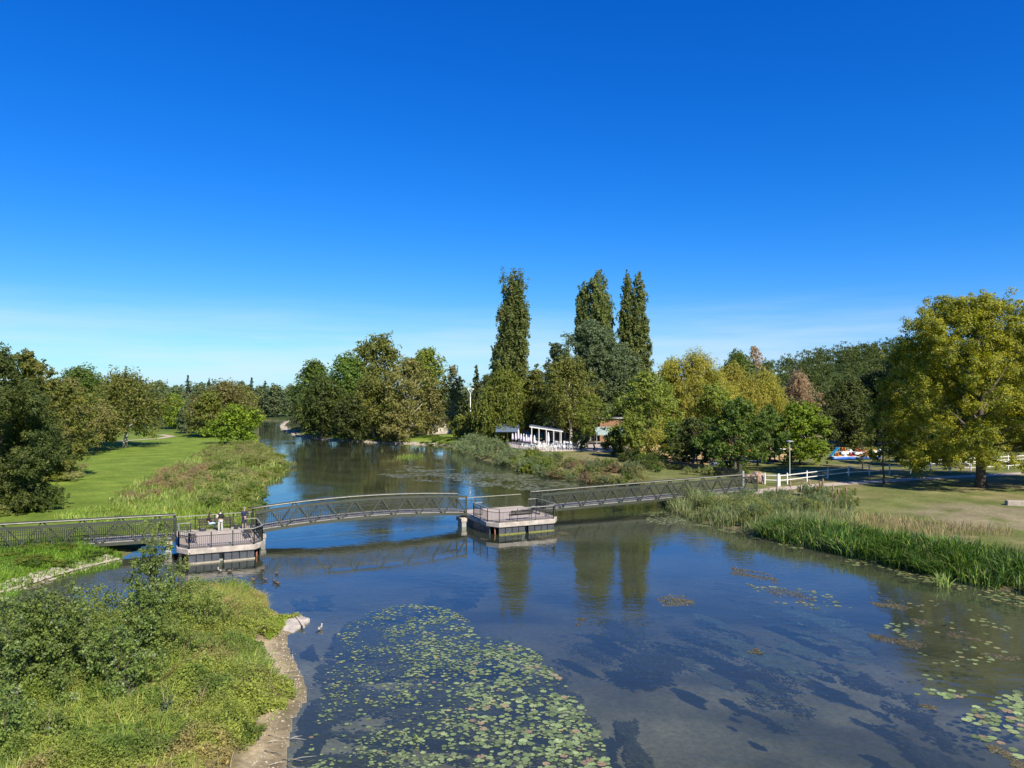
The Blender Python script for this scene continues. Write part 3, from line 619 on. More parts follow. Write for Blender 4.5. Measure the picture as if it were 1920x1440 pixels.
def scatter(kind_list, poly, n, rr_, hh_, where, name='bank_shrub', cat='shrub', seed=1, z=.6, mass=None):
    g = rs(seed); acc = []; xs = [p[0] for p in poly]; ys = [p[1] for p in poly]; c = 0
    W_ = pl([P(a, b, z) for a, b in poly]); X0, X1 = min(w[0] for w in W_), max(w[0] for w in W_); Y0, Y1 = min(w[1] for w in W_), max(w[1] for w in W_)
    while c < n:
        x = g.uniform(X0, X1); y = g.uniform(Y0, Y1)
        if sdist(np.array([x]), np.array([y]), W_)[0] < 0: continue
        k = kind_list[g.randint(len(kind_list))]; r = g.uniform(*rr_); h = g.uniform(*hh_)
        if mass:
            V, f_, c_ = mesh_arrays(BM[k][g.randint(3)]); acc.append((V * [r, r, h] + [x, y, max(gz(x, y), 0) - .03], f_, c_ * g.uniform(.8, 1.2))); c += 1; continue
        o = bpy.data.objects.new(name, BM[k][g.randint(3)]); COL.objects.link(o); o.location = (x, y, max(gz(x, y), 0) - .03); o.scale = (r, r * g.uniform(.8, 1.2), h); o.rotation_euler = (0, 0, g.uniform(0, 6.28))
        tag(o, f'{cn[k]} {cat} {where}', cat, f'{cat}s {where}'); c += 1
    if mass: V, f_, c_ = join(acc); tag(link('scrub', np_mesh('scrub', V, f_, c_), M['leaf']), mass, 'scrub', kind='stuff')
# left bank behind the bridge: scrub between lawn and water
scatter(['bank', 'straw', 'yel', 'bank'], [(395, 845), (440, 838), (500, 845), (538, 862), (542, 876), (500, 888), (400, 880), (370, 868)], 46, (1.4, 2.6), (1.0, 1.9), 'on the left bank at the river bend', seed=1)
scatter(['rust', 'bank', 'straw'], [(290, 905), (330, 885), (385, 885), (380, 925), (300, 935)], 20, (1.0, 1.9), (1.2, 2.1), 'in the rusty brown patch beside the lawn', seed=2)
scatter(['bank', 'yel', 'straw', 'green'], [(370, 880), (490, 890), (488, 930), (470, 955), (380, 960), (390, 915)], 46, (1.0, 2.0), (.9, 1.7), '', seed=3, mass='yellow green scrub on the left bank just above the footbridge')
scatter(['bank', 'rust'], [(210, 940), (290, 910), (300, 935), (250, 955)], 12, (.8, 1.4), (.7, 1.3), 'along the lower lawn edge', seed=4)
scatter(['bank', 'yel', 'straw'], [(380, 850), (480, 838), (545, 868), (520, 890), (492, 905), (490, 935), (478, 955), (440, 960), (380, 930)], 110, (.9, 1.6), (.7, 1.3), '', seed=21, mass='low tangled scrub between the left lawn and the river')
scatter(['rust', 'rust', 'bank'], [(275, 925), (310, 890), (385, 885), (395, 915), (330, 945)], 34, (.8, 1.4), (1.0, 1.7), '', seed=22, mass='reddish brown dried plants in the scrub beside the lawn')
scatter(['dark', 'green', 'bank'], [(1185, 872), (1400, 876), (1400, 898), (1240, 900)], 26, (.9, 1.6), (.9, 1.9), 'added to deepen the shade behind the right span', seed=23)  # dark shrubs added to stand in for deep tree shade
# right bank behind the bridge
scatter(['grey'], [(855, 838), (890, 832), (960, 850), (975, 872), (940, 866), (880, 856)], 26, (1.6, 2.8), (1.8, 3.0), 'of willow scrub left of the terrace', seed=5)
scatter(['grey', 'yel', 'green'], [(940, 862), (1010, 862), (1040, 884), (1000, 884), (950, 874)], 24, (1.2, 2.2), (1.2, 2.4), 'at the water below the terrace', seed=6)
scatter(['bank', 'grey', 'rust', 'straw', 'green'], [(1000, 868), (1080, 872), (1190, 892), (1210, 908), (1120, 902), (1050, 892), (1000, 882)], 70, (1.0, 2.0), (1.0, 2.2), '', seed=7, mass='mixed brown and green scrub on the right bank behind the footbridge')
scatter(['dark', 'green'], [(1150, 862), (1240, 868), (1250, 892), (1180, 886)], 22, (1.0, 1.8), (1.2, 2.4), 'in the dark hedge near the picket fence', seed=8)
scatter(['green', 'yel'], [(785, 822), (850, 822), (865, 838), (800, 832)], 14, (1.2, 2.2), (.5, 1.0), 'on the shore at the right end of the wooded point', seed=9)
scatter(['dark', 'green', 'bank'], [(545, 800), (600, 812), (700, 820), (780, 822), (780, 812), (600, 800)], 30, (2.2, 3.4), (2.0, 4.2), 'under the trees of the wooded point', seed=10)
scatter(['dark', 'bank', 'green'], [(-40, 905), (60, 905), (110, 935), (100, 965), (-40, 985)], 26, (1.5, 2.4), (1.6, 3.2), 'under the dark tree at the left edge', seed=12)
scatter(['bank', 'yel', 'straw'], [(100, 880), (150, 870), (175, 890), (140, 920), (90, 925)], 12, (1.2, 2.0), (1.4, 2.6), 'at the left edge of the lawn', seed=13)
scatter(['dark', 'green'], [(845, 800), (905, 800), (905, 822), (850, 818)], 14, (1.6, 2.6), (2.0, 3.6), 'below the conifers', seed=14)

def blades(name, poly, n, h, w, pal, label, seed, lean=.35, cat='reeds', z=.3, kind='stuff', filt=None, dens=None, tip=None, zbase=None, segs=3):
    g = rs(seed); W_ = poly; X0, X1 = min(q[0] for q in W_), max(q[0] for q in W_); Y0, Y1 = min(q[1] for q in W_), max(q[1] for q in W_)
    xs, ys = [], []; c = 0
    while c < n:
        x = g.uniform(X0, X1, n * 3); y = g.uniform(Y0, Y1, n * 3); k = sdist(x, y, W_) > 0
        if filt is not None: k &= filt(x, y)
        if dens is not None: k &= g.uniform(0, 1, len(x)) < dens(x, y)
        xs.append(x[k]); ys.append(y[k]); c += k.sum()
    x = np.concatenate(xs)[:n]; y = np.concatenate(ys)[:n]; z0 = np.maximum(ground_z(x, y), -.15) - .03
    hh_ = h[0] + (h[1] - h[0]) * (.4 * g.uniform(0, 1, n) + .6 * fbm(x, y, 1.8, seed)); a = g.uniform(0, 6.28, n) * .6 + fbm(x, y, 3, 3) * 9
    ln = hh_ * g.uniform(.05, lean, n) * 1.4; dx = np.cos(a) * ln; dy = np.sin(a) * ln; fa = g.uniform(0, 6.28, n); ux = np.cos(fa) * w / 2; uy = np.sin(fa) * w / 2
    lv = []
    ts = np.linspace(0, 1, segs + 1)
    for t in ts:
        ww = (1 - t ** 2.2) * .95 + .05; droop = (1 - .28 * (ln / hh_) * t * t * 1.6)
        lv.append(np.stack([x + dx * t ** 2 - ux * ww, y + dy * t ** 2 - uy * ww, z0 + hh_ * t * droop], -1)); lv.append(np.stack([x + dx * t ** 2 + ux * ww, y + dy * t ** 2 + uy * ww, z0 + hh_ * t * droop], -1))
    V = np.stack(lv, 1).reshape(-1, 3); nv = 2 * (segs + 1); b = np.arange(n)[:, None] * nv
    Fq = np.concatenate([(b + np.array([[2 * s_, 2 * s_ + 1, 2 * s_ + 3, 2 * s_ + 2]])) for s_ in range(segs)], 1).reshape(-1, 4)
    patch = fbm(x, y, 2.5, seed + 4)[:, None]
    C = pick(g, pal, n) * (.75 + .5 * patch); C = np.repeat(C, segs, 0)
    o = link(name, np_mesh(name, V, Fq, C), M['blade']); tag(o, label, cat, kind=kind)
    return o
IRIS = [(.05, .11, .014, 4), (.085, .17, .02, 3), (.22, .31, .04, 2.4), (.025, .055, .01, 3.5), (.38, .34, .1, .4)]
PHRAG = [(.18, .23, .075, 3), (.24, .28, .10, 2), (.11, .15, .045, 2), (.33, .31, .14, 1)]
GRASS = [(.2, .3, .04, 3), (.28, .36, .06, 3), (.13, .21, .03, 2), (.4, .38, .12, 1)]
def bandpoly(pxs, inland, off=-.3):
    p = [P(*q) for q in pxs]; o = []; c = []
    for i, q in enumerate(p):
        d = (p[min(i + 1, len(p) - 1)] - p[max(i - 1, 0)]).normalized(); n_ = Vector((d.y, -d.x, 0))
        a = inland[i] if hasattr(inland, '__len__') else inland
        o.append((q.x - n_.x * off * -1, q.y - n_.y * off * -1)); c.append((q.x - n_.x * a * -1, q.y - n_.y * a * -1))
    return o + c[::-1]
ib = [(2080, 1150), (1920, 1114), (1850, 1102), (1780, 1086), (1700, 1068), (1650, 1056), (1540, 1032), (1470, 1018), (1420, 1006)]
blades('iris_reeds', bandpoly(ib, [5.2, 5, 4.6, 4.4, 4, 3.6, 3.2, 2.6, 1.6]), 13000, (.6, 2.1), .055, IRIS, 'dense green iris reeds along the right bank', 21, .95, dens=lambda x, y: .15 + sstep((fbm(x, y, .9, 34) - .3) * 4))
pb = [(1480, 1018), (1440, 1010), (1370, 992), (1300, 976), (1268, 962), (1235, 940)]
PB = bandpoly(pb, [4.2, 5.0, 5.5, 5.5, 4.5, 2])
blades('common_reeds', PB, 3600, (.5, 2.1), .045, PHRAG, 'tall grey green reeds beside the right end of the footbridge', 22, .7, dens=lambda x, y: sstep((fbm(x, y, 1.5, 33) - .3) * 4))
tx = [(1400, 960), (1480, 945), (1600, 950), (1610, 990), (1540, 1005), (1430, 985)]
blades('common_reeds', pl([P(a, b, .8) for a, b in tx]), 1500, (.5, 1.6), .045, PHRAG, 'grey green reed stand behind the iris reeds', 23, .5)
blades('dry_grass', pl([P(a, b, .8) for a, b in [(1560, 965), (1760, 985), (1900, 1000), (1900, 1012), (1740, 1010), (1580, 995)]]), 1600, (.4, 1.1), .035, [(.38, .28, .14, 3), (.28, .24, .1, 2), (.2, .2, .06, 2)], 'dry straw coloured grass between the lawn and the iris reeds', 24, .5, cat='grass')
scatter(['grey', 'bank'], [(1310, 945), (1400, 940), (1590, 930), (1600, 965), (1420, 985), (1310, 968)], 60, (.7, 1.3), (.9, 1.9), '', seed=15, mass='grey green leafy growth among the reeds of the right bank')
# reed plumes
def plumes():
    g = rs(81); mb = MB(); 
    for px, py in [(1536, 905), (1527, 910), (1560, 912), (1585, 915), (1570, 918), (1541, 900), (1500, 912), (1480, 905), (1455, 915), (1516, 903)]:
        p = P(px, py, 3.0); zz = gz(p.x, p.y)
        mb.tube([(p.x, p.y, zz), (p.x + .08, p.y, 2.5)], .015, 5)
        mb.ell((p.x + .1, p.y, 2.85), (.09, .09, .32), 7, 6, .3, g)
    tag(mb.build('reed_plume', mat('reed_plume', (.3, .2, .13), .9)), 'brown feathery seed heads above the reeds', 'reed', kind='stuff')
plumes()
# tall grass on the left bank above and below the footbridge
blades('bank_grass', pl([P(a, b, .9) for a, b in [(130, 965), (250, 950), (470, 940), (480, 958), (420, 972), (340, 985), (200, 985), (100, 975)]]), 8000, (.4, .9), .06, GRASS, 'tall grass just behind the left end of the footbridge', 25, .5, cat='grass')
bg_poly = pl([P(a, b, .6) for a, b in [(-60, 1070), (0, 1035), (120, 1020), (230, 1030), (225, 1047), (160, 1058), (60, 1075), (30, 1105), (-60, 1110)]])
blades('bank_grass', bg_poly, 9000, (.2, .6), .05, [(.12, .23, .02, 3), (.17, .28, .03, 3), (.09, .16, .02, 2)], 'bright green herbs on the bank in front of the footbridge', 26, .6, cat='grass')
scatter(['yel', 'green'], [(-30, 1040), (120, 1027), (215, 1036), (150, 1052), (0, 1075)], 26, (.7, 1.3), (.3, .6), 'on the green bank in front of the footbridge', seed=16, name='bank_herb', cat='plant')

blades('bank_grass', pl([P(a, b, .6) for a, b in [(260, 910), (380, 850), (480, 838), (548, 868), (524, 892), (494, 905), (493, 935), (480, 957), (430, 968), (240, 970), (200, 950)]]), 12000, (.5, 1.2), .09, [(.2, .27, .05, 3), (.3, .31, .09, 2), (.14, .2, .04, 2)], 'rough grass and herbs on the left bank behind the footbridge', 27, .6, cat='grass')
blades('dead_stems', [(-40, 17), (-4, 17), (-4, 50), (-40, 50)], 2600, (.5, 1.5), .018, [(.4, .3, .17, 3), (.28, .2, .1, 2), (.5, .42, .28, 1)], 'dry brown stems standing in the undergrowth of the foreground spit', 45, .5, cat='stems', filt=lambda x, y: (sdist(x, y, ISLAND) > 1.0) & (x / y < -.3) & (x / y > -.78), dens=lambda x, y: sstep((fbm(x, y, 2.0, 38) - .45) * 5))
blades('shore_weeds', [(-14, 17), (-4, 17), (-4, 42), (-20, 42)], 1500, (.08, .35), .03, GRASS, 'small sparse weeds growing on the muddy shore', 46, .8, cat='weeds', filt=lambda x, y: (sdist(x, y, ISLAND) > .15) & (x / y < -.24), dens=lambda x, y: sstep((fbm(x, y, 1.0, 39) - .5) * 6))
for k_, (kd, nn_) in enumerate([(['straw', 'bank'], 16), (['yel', 'green'], 16), (['bank', 'rust'], 10)]):
    scatter(kd, [(60, 1440), (430, 1440), (500, 1330), (440, 1240), (470, 1150), (380, 1140), (330, 1300), (150, 1400)], nn_, (.3, .75), (.35, 1.0), 'in the undergrowth of the foreground spit', name='spit_herb', cat='herb', seed=60 + k_, z=.4)
def pebbles():
    g = rs(73); mb = MB(); n = 0
    while n < 700:
        y = g.uniform(22, 41); x = g.uniform(-17, -6)
        i_ = sdist(np.array([x]), np.array([y]), ISLAND)[0]
        if not (-.25 < i_ < 1.7) or x / y < -.36: continue
        s_ = g.uniform(.015, .06); mb.ell((x, y, max(gz(x, y), -.04) + s_ * .2), (s_, s_ * g.uniform(.7, 1.2), s_ * .6), 5, 3, .2, g); n += 1
    tag(mb.build('shore_pebbles', M['stone']), 'small pebbles and crumbs on the muddy shore', 'pebbles', kind='stuff')
pebbles()
# stones on shores
def stones(name, pts, lab, n, sz, seed, wid):
    g = rs(seed); mb = MB()
    for i in range(n):
        k = g.randint(len(pts) - 1); t = g.uniform(); a = pts[k]; b = pts[k + 1]; x = a[0] + (b[0] - a[0]) * t; y = a[1] + (b[1] - a[1]) * t
        d = Vector((b[0] - a[0], b[1] - a[1], 0)).normalized(); o = g.uniform(-.15, 1) * wid
        x += -d.y * o; y += d.x * o; s = g.uniform(*sz)
        mb.ell((x, y, max(gz(x, y), -.05) + s * .25), (s * g.uniform(.7, 1.2), s * g.uniform(.7, 1.2), s * .6), 6, 4, .22, g)
    mb.sm = [False] * len(mb.f)
    tag(mb.build(name, M['stone']), lab, 'stones', kind='stuff')
lb = pl([P(*q) for q in [(0, 1116), (60, 1098), (110, 1081), (150, 1070), (190, 1060), (225, 1052)]])
stones('shore_stones', lb, 'pale stones along the waterline in front of the footbridge', 620, (.07, .17), 31, 1.1)
stones('shore_stones', pl([P(*q) for q in far_bank_px])[::-1], 'pale stony edge of the wooded point', 900, (.12, .4), 32, -1.4)

# ------------------------------------------------------------------ foreground island vegetation
IX, IY = [p[0] for p in ISLAND], [p[1] for p in ISLAND]
def bw(y): return np.interp(y, [20, 24, 26.5, 28.5, 31, 33, 36, 39, 41], [1.6, 1.5, 1.0, .45, .75, 1.5, 1.2, .9, .1])
def island_cover():
    g = rs(41); n = 560000
    y = 18 + 30 * g.uniform(0, 1, n) ** 1.35; x = y * g.uniform(-.78, -.2, n)
    jag = (fbm(x, y, 1.3, 2) - .5) * 1.6
    i = sdist(x, y, ISLAND) + jag
    px = x / y * F + 960
    bare = ((px > 400) & (i < bw(y) + (fbm(x, y, 1.6, 8) - .5) * 1.3)) & (y < 41)
    k = (i > .35) & ~bare; x, y = x[k], y[k]; i = i[k]; n = len(x)
    hv = .05 + 1.7 * fbm(x, y, 1.9, 11) ** 2.2 + .55 * vn(x, y, .55, 12) ** 1.5
    hv *= np.clip(i / 1.5, .35, 1)
    u = g.uniform(0, 1, n) ** .55; z = np.maximum(ground_z(x, y), 0) + hv * u
    pt = fbm(x, y, 3.2, 20)[:, None]; p2 = fbm(x, y, 1.0, 23)[:, None]; p3 = fbm(x, y, 4.5, 27)[:, None]
    A = np.array([.13, .19, .03]); B = np.array([.26, .29, .05]); Cc = np.array([.07, .13, .025]); Dd = np.array([.34, .24, .11])
    col = A * (1 - sstep((pt - .35) * 4)) + B * sstep((pt - .35) * 4); s = sstep((p2 - .55) * 6); col = col * (1 - s * .6) + Cc * s * .6
    s = sstep((p3 - .52) * 8) * sstep((p2 - .38) * 5); col = col * (1 - s * .7) + Dd * s * .7
    col = col * g.uniform(.65, 1.4, (n, 1))
    nn = np.array([0, -.15, .9]) + g.normal(size=(n, 3)) * .55
    V, Fq = leaf_arrays(np.stack([x, y, z], -1), nn, g.uniform(.035, .11, n) * (1 + .9 * sstep((fbm(x, y, 1.4, 66) - .52) * 8)), g.uniform(.25, .7, n), None, g)
    tag(link('island_undergrowth', np_mesh('island_undergrowth', V, Fq, col), M['leaf']), 'dense mixed green undergrowth covering the foreground spit', 'undergrowth', kind='stuff')
island_cover()
isl_f = lambda x, y: (sdist(x, y, ISLAND) > .9) & (x / y < -.30 - .05 * (y < 26)) & (x / y > -.78) & ~(((x / y * F + 960) > 440) & (sdist(x, y, ISLAND) < bw(y) + .5) & (y < 40))
blades('island_grass', [(-40, 17), (-4, 17), (-4, 50), (-40, 50)], 44000, (.3, 1.45), .026, GRASS + [(.45, .42, .12, 1.5)], 'long arching grass among the undergrowth of the foreground spit', 42, .8, cat='grass', filt=isl_f, dens=lambda x, y: sstep((fbm(x, y, 2.6, 30) - .42) * 5))
tipp = pl([P(a, b, .3) for a, b in [(400, 1125), (495, 1120), (500, 1150), (470, 1165), (400, 1150)]])
blades('spit_tip_grass', tipp, 3000, (.5, 1.2), .03, [(.35, .33, .06, 3), (.25, .27, .05, 2), (.36, .24, .1, 1.5)], 'yellowing tall grass at the far tip of the foreground spit', 43, .6, cat='grass')
blades('spit_tip_grass', pl([P(a, b, .2) for a, b in [(500, 1160), (540, 1155), (530, 1175), (505, 1200), (490, 1190)]]), 1800, (.2, .5), .03, [(.2, .3, .03, 3), (.27, .34, .05, 2)], 'bright green short grass behind the pale concrete block', 44, .6, cat='grass')
# saplings and shrubs on the spit
def sapling(px, py, hpx, wpx, pal, label, seed, ls=.12, cover=1.6, name='young_shrub', cat='shrub', stems=5, asp=.75, cb=.12, group=None):
    g = rs(seed); p = P(px, py, .4); D = p.y; z = max(gz(p.x, p.y), 0); H = hpx * 1.1 / F * D; R = wpx * 1.15 / 2 / F * D; ls *= .85; stems += 3
    root = tag(empty(name, (p.x, p.y, z)), label, cat, group); mb = MB(); Kc, Kr = [], []
    for s_ in range(stems):
        a = g.uniform(0, 6.28); q = g.uniform(.1, 1) * R * .8; hh_ = H * g.uniform(.65, 1) if s_ else H
        if s_ == 0: q *= .15
        tip_ = Vector((q * math.cos(a), q * math.sin(a), hh_)); midp = Vector((tip_.x * .35, tip_.y * .35, hh_ * .5))
        mb.tube([(tip_.x * .05, tip_.y * .05, -.05), midp, tip_], [.03 + H * .004, .02, .006], 5, False)
        for k in range(16):
            t = g.uniform(cb, 1); c = midp.lerp(tip_, (t - .5) * 2) if t > .5 else midp * (t * 2)
            off = R * .38 * (1.15 - t) * 1.6
            Kc.append((c.x + g.normal() * off, c.y + g.normal() * off, c.z + g.normal() * .08)); Kr.append(R * g.uniform(.1, .24) * (1.25 - t * .5))
    n = int(2 * R * H * .75 * cover * 1.7 / (ls * ls * asp * .5))
    V, Fq, C = clump_leaves(g, Kc, Kr, n, ls, G[pal], asp=asp, sub=9, up=.4, subr=.5)
    link('foliage', np_mesh('foliage', V, Fq, C), M['leaf'], root); mb.build('stems', M['bark'], root)
    return root
G['poplarling'] = [(.155, .215, .038, 3), (.225, .285, .065, 3), (.08, .135, .028, 2), (.4, .45, .3, .4)]
G['willowling'] = [(.2, .24, .05, 3), (.25, .3, .065, 2), (.13, .18, .035, 2)]
for a in [
 (285, 1185, 190, 120, 'poplarling', 'tall narrow sapling rising in front of the viewing platform', 201, .13, 1.5),
 (262, 1255, 150, 130, 'poplarling', 'round leaved bush at the foot of the tall narrow sapling', 202, .12, 2.0),
 (180, 1200, 90, 150, 'willowling', 'low olive shrub beside the side channel', 203, .10, 1.5),
 (120, 1300, 190, 190, 'poplarling', 'broad round leaved shrub left of the centre of the spit', 204, .12, 1.9),
 (45, 1320, 200, 170, 'poplarling', 'tall leafy shrub at the left frame edge', 205, .12, 1.8),
 (30, 1240, 110, 130, 'willowling', 'thin willow shrub at the left edge by the side channel', 206, .10, 1.2),
 (215, 1320, 140, 130, 'poplarling', 'dark green bush between the broad shrub and the grass', 207, .12, 2.0),
 (335, 1180, 110, 90, 'willowling', 'olive shrub at the far left shore of the spit', 208, .10, 1.5),
 (385, 1190, 80, 110, 'willowling', 'fine leaved shrub in front of the ducks', 209, .09, 1.4),
 (150, 1240, 110, 120, 'willowling', 'fine twiggy willow shrub near the side channel', 210, .09, 1.4),
 (330, 1250, 90, 110, 'willowling', 'olive shrub in the middle of the spit', 211, .09, 1.4),
 (10, 1430, 130, 130, 'poplarling', 'dark green bush in the bottom left corner', 212, .10, 1.7),
 (90, 1410, 70, 120, 'willowling', 'low shrub above the bottom left corner', 213, .09, 1.5)]:
    sapling(*a)
sapling(282, 1190, 46, 26, 'yellow', 'small plant with bright yellow leaves amid the green shrubs', 220, .1, 2.2, 'yellow_plant', 'plant', stems=2)
sapling(318, 1350, 34, 34, 'grey', 'small blue green leafy plant in the undergrowth', 221, .12, 2.0, 'leafy_plant', 'plant', stems=2)
sapling(238, 1330, 60, 40, 'grey', 'grey green broad leaved plant below the dark bush', 222, .14, 2.0, 'leafy_plant', 'plant', stems=2)
# twigs on the mud
def twigs():
    g = rs(71)
    for k in range(16):
        px = g.uniform(490, 545); py = g.uniform(1365, 1435) if k < 11 else g.uniform(1230, 1300); p = P(px, py, .15); a = g.uniform(-.6, .6); l = g.uniform(.3, .9); mb = MB()
        z = max(gz(p.x, p.y), .02) + .03
        mb.tube([(p.x, p.y, z), (p.x + math.cos(a) * l * .5, p.y + math.sin(a) * l * .5, z + .05), (p.x + math.cos(a) * l, p.y + math.sin(a) * l + .05, z + .01)], [.014, .01, .004], 5)
        tag(mb.build('twig', M['pale_bark']), 'pale dry twig lying on the muddy shore', 'twig', 'dry twigs on the mud')
twigs()
# concrete block
def blockmesh():
    pts = [P(512, 1176, .05), P(514, 1168, .12), P(560, 1157, .12), P(581, 1163, .05), P(550, 1188, -.05), P(530, 1185, .0)]
    m = MB(); top_ = [(p.x, p.y, p.z + .1) for p in pts]; bot = [(p.x * .997, p.y - .05, -.2) for p in pts]; n = 6
    c = (sum(p[0] for p in top_) / n, sum(p[1] for p in top_) / n, .24)
    m.add(top_ + bot + [c], [(i, (i + 1) % n, 2 * n) for i in range(n)] + [(n + i, n + (i + 1) % n, (i + 1) % n, i) for i in range(n)])
    r = tag(m.build('concrete_block', M['concrete'], bevel=.01), 'broken pale concrete block at the tip of the muddy shore', 'concrete block')
    s = MB(); s.beam(P(556, 1157, .26), P(570, 1176, .14), .09, .1); s.build('ridge', M['concrete'], r)
blockmesh()

# ------------------------------------------------------------------ footbridge
bd = Vector((.899, .438, 0)); bn = Vector((.438, -.899, 0))   # along the bridge, towards the near side
BO = Vector((-36, 52, 0)); ang = math.atan2(bd.y, bd.x)
def bp_(s, t, z): return BO + bd * s + bn * t + Vector((0, 0, z))
def s_of_x(x): return (x + 36) / .899
SP = [(-17.0, s_of_x(-25.8), 2.85, 2.52, 0), (s_of_x(-20.6), s_of_x(-4.1), 2.62, 2.74, .42), (s_of_x(2.8), s_of_x(27.5), 2.47, 2.82, 0)]
WB = 2.4; TH_ = 1.78
def span(s0, s1, z0, z1, arch, label, panels):
    root = tag(empty('footbridge_span', bp_(s0, 0, 0)), label, 'footbridge', 'spans of the footbridge'); o = bp_(s0, 0, 0); Ls = s1 - s0
    def q(s, t, dz):
        u = s / Ls; return bd * s + bn * t + Vector((0, 0, z0 + (z1 - z0) * u + arch * 4 * u * (1 - u) + dz))
    ns = panels * 2
    for t in (0, -WB):
        side = MB()
        tr_ = MB()
        for i in range(ns): tr_.beam(q(Ls * i / ns, t, -.09), q(Ls * (i + 1) / ns, t, -.09), .16, .18)
        T = tr_.build('truss', M['steel'], root)
        b_ = MB()
        for i in range(ns): b_.beam(q(Ls * i / ns, t, -TH_ + .11), q(Ls * (i + 1) / ns, t, -TH_ + .11), .17, .22)
        b_.beam(q(.07, t, -.18), q(.07, t, -TH_ + .22), .14, .14); b_.beam(q(Ls - .07, t, -.18), q(Ls - .07, t, -TH_ + .22), .14, .14)
        b_.build('bottom_chord', M['steel'], T)
        for i in range(ns):
            a, c = Ls * i / ns, Ls * (i + 1) / ns; up = i % 2 == 0; a += .08; c -= .08
            d_ = MB(); d_.beam(q(a, t, -TH_ + .2 if up else -.17), q(c, t, -.17 if up else -TH_ + .2), .1, .1); d_.build('diagonal', M['steel'], T)
        inn = t - .16 if t == 0 else t + .16
        r_ = MB(); m = int(Ls / .14)
        for i in range(m + 1):
            s_ = Ls * i / m; r_.beam(q(s_, inn, -TH_ + .32), q(s_, inn, -.42), .03, .03)
        for dz in (-.42, -TH_ + .34, -.62):
            for i in range(ns): r_.beam(q(Ls * i / ns, inn, dz), q(Ls * (i + 1) / ns, inn, dz), .045, .045)
        r_.build('railing', M['rail'], root)
        h_ = MB(); 
        h_.tube([q(Ls * i / ns, inn, -.1) for i in range(ns + 1)], .045, 8); h_.build('handrail', M['handrail'], root)  # pale tube colour paints the sunlight on the top chord
    dk = MB()
    for i in range(ns):
        a, c = q(Ls * i / ns, -.12, -TH_ + .2), q(Ls * (i + 1) / ns, -.12, -TH_ + .2); e, f = q(Ls * i / ns, -WB + .12, -TH_ + .2), q(Ls * (i + 1) / ns, -WB + .12, -TH_ + .2)
        dn = Vector((0, 0, .07)); dk.add([a, c, f, e, a + dn, c + dn, f + dn, e + dn], [(0, 3, 2, 1), (4, 5, 6, 7), (0, 1, 5, 4), (2, 3, 7, 6)] + ([(0, 4, 7, 3)] if i == 0 else []) + ([(1, 2, 6, 5)] if i == ns - 1 else []))
    dk.build('walkway', M['walk'], root)
    cb_ = MB()
    for i in range(ns + 1): cb_.beam(q(Ls * i / ns, -.1, -TH_ + .1), q(Ls * i / ns, -WB + .1, -TH_ + .1), .1, .18)
    cb_.build('crossbeams', M['steel'], root)
span(*SP[0], 'left straight truss span of the footbridge running out of the frame', 11)
span(*SP[1], 'arched middle truss span of the footbridge between the two platforms', 8)
span(*SP[2], 'right straight truss span of the footbridge reaching the right bank', 12)

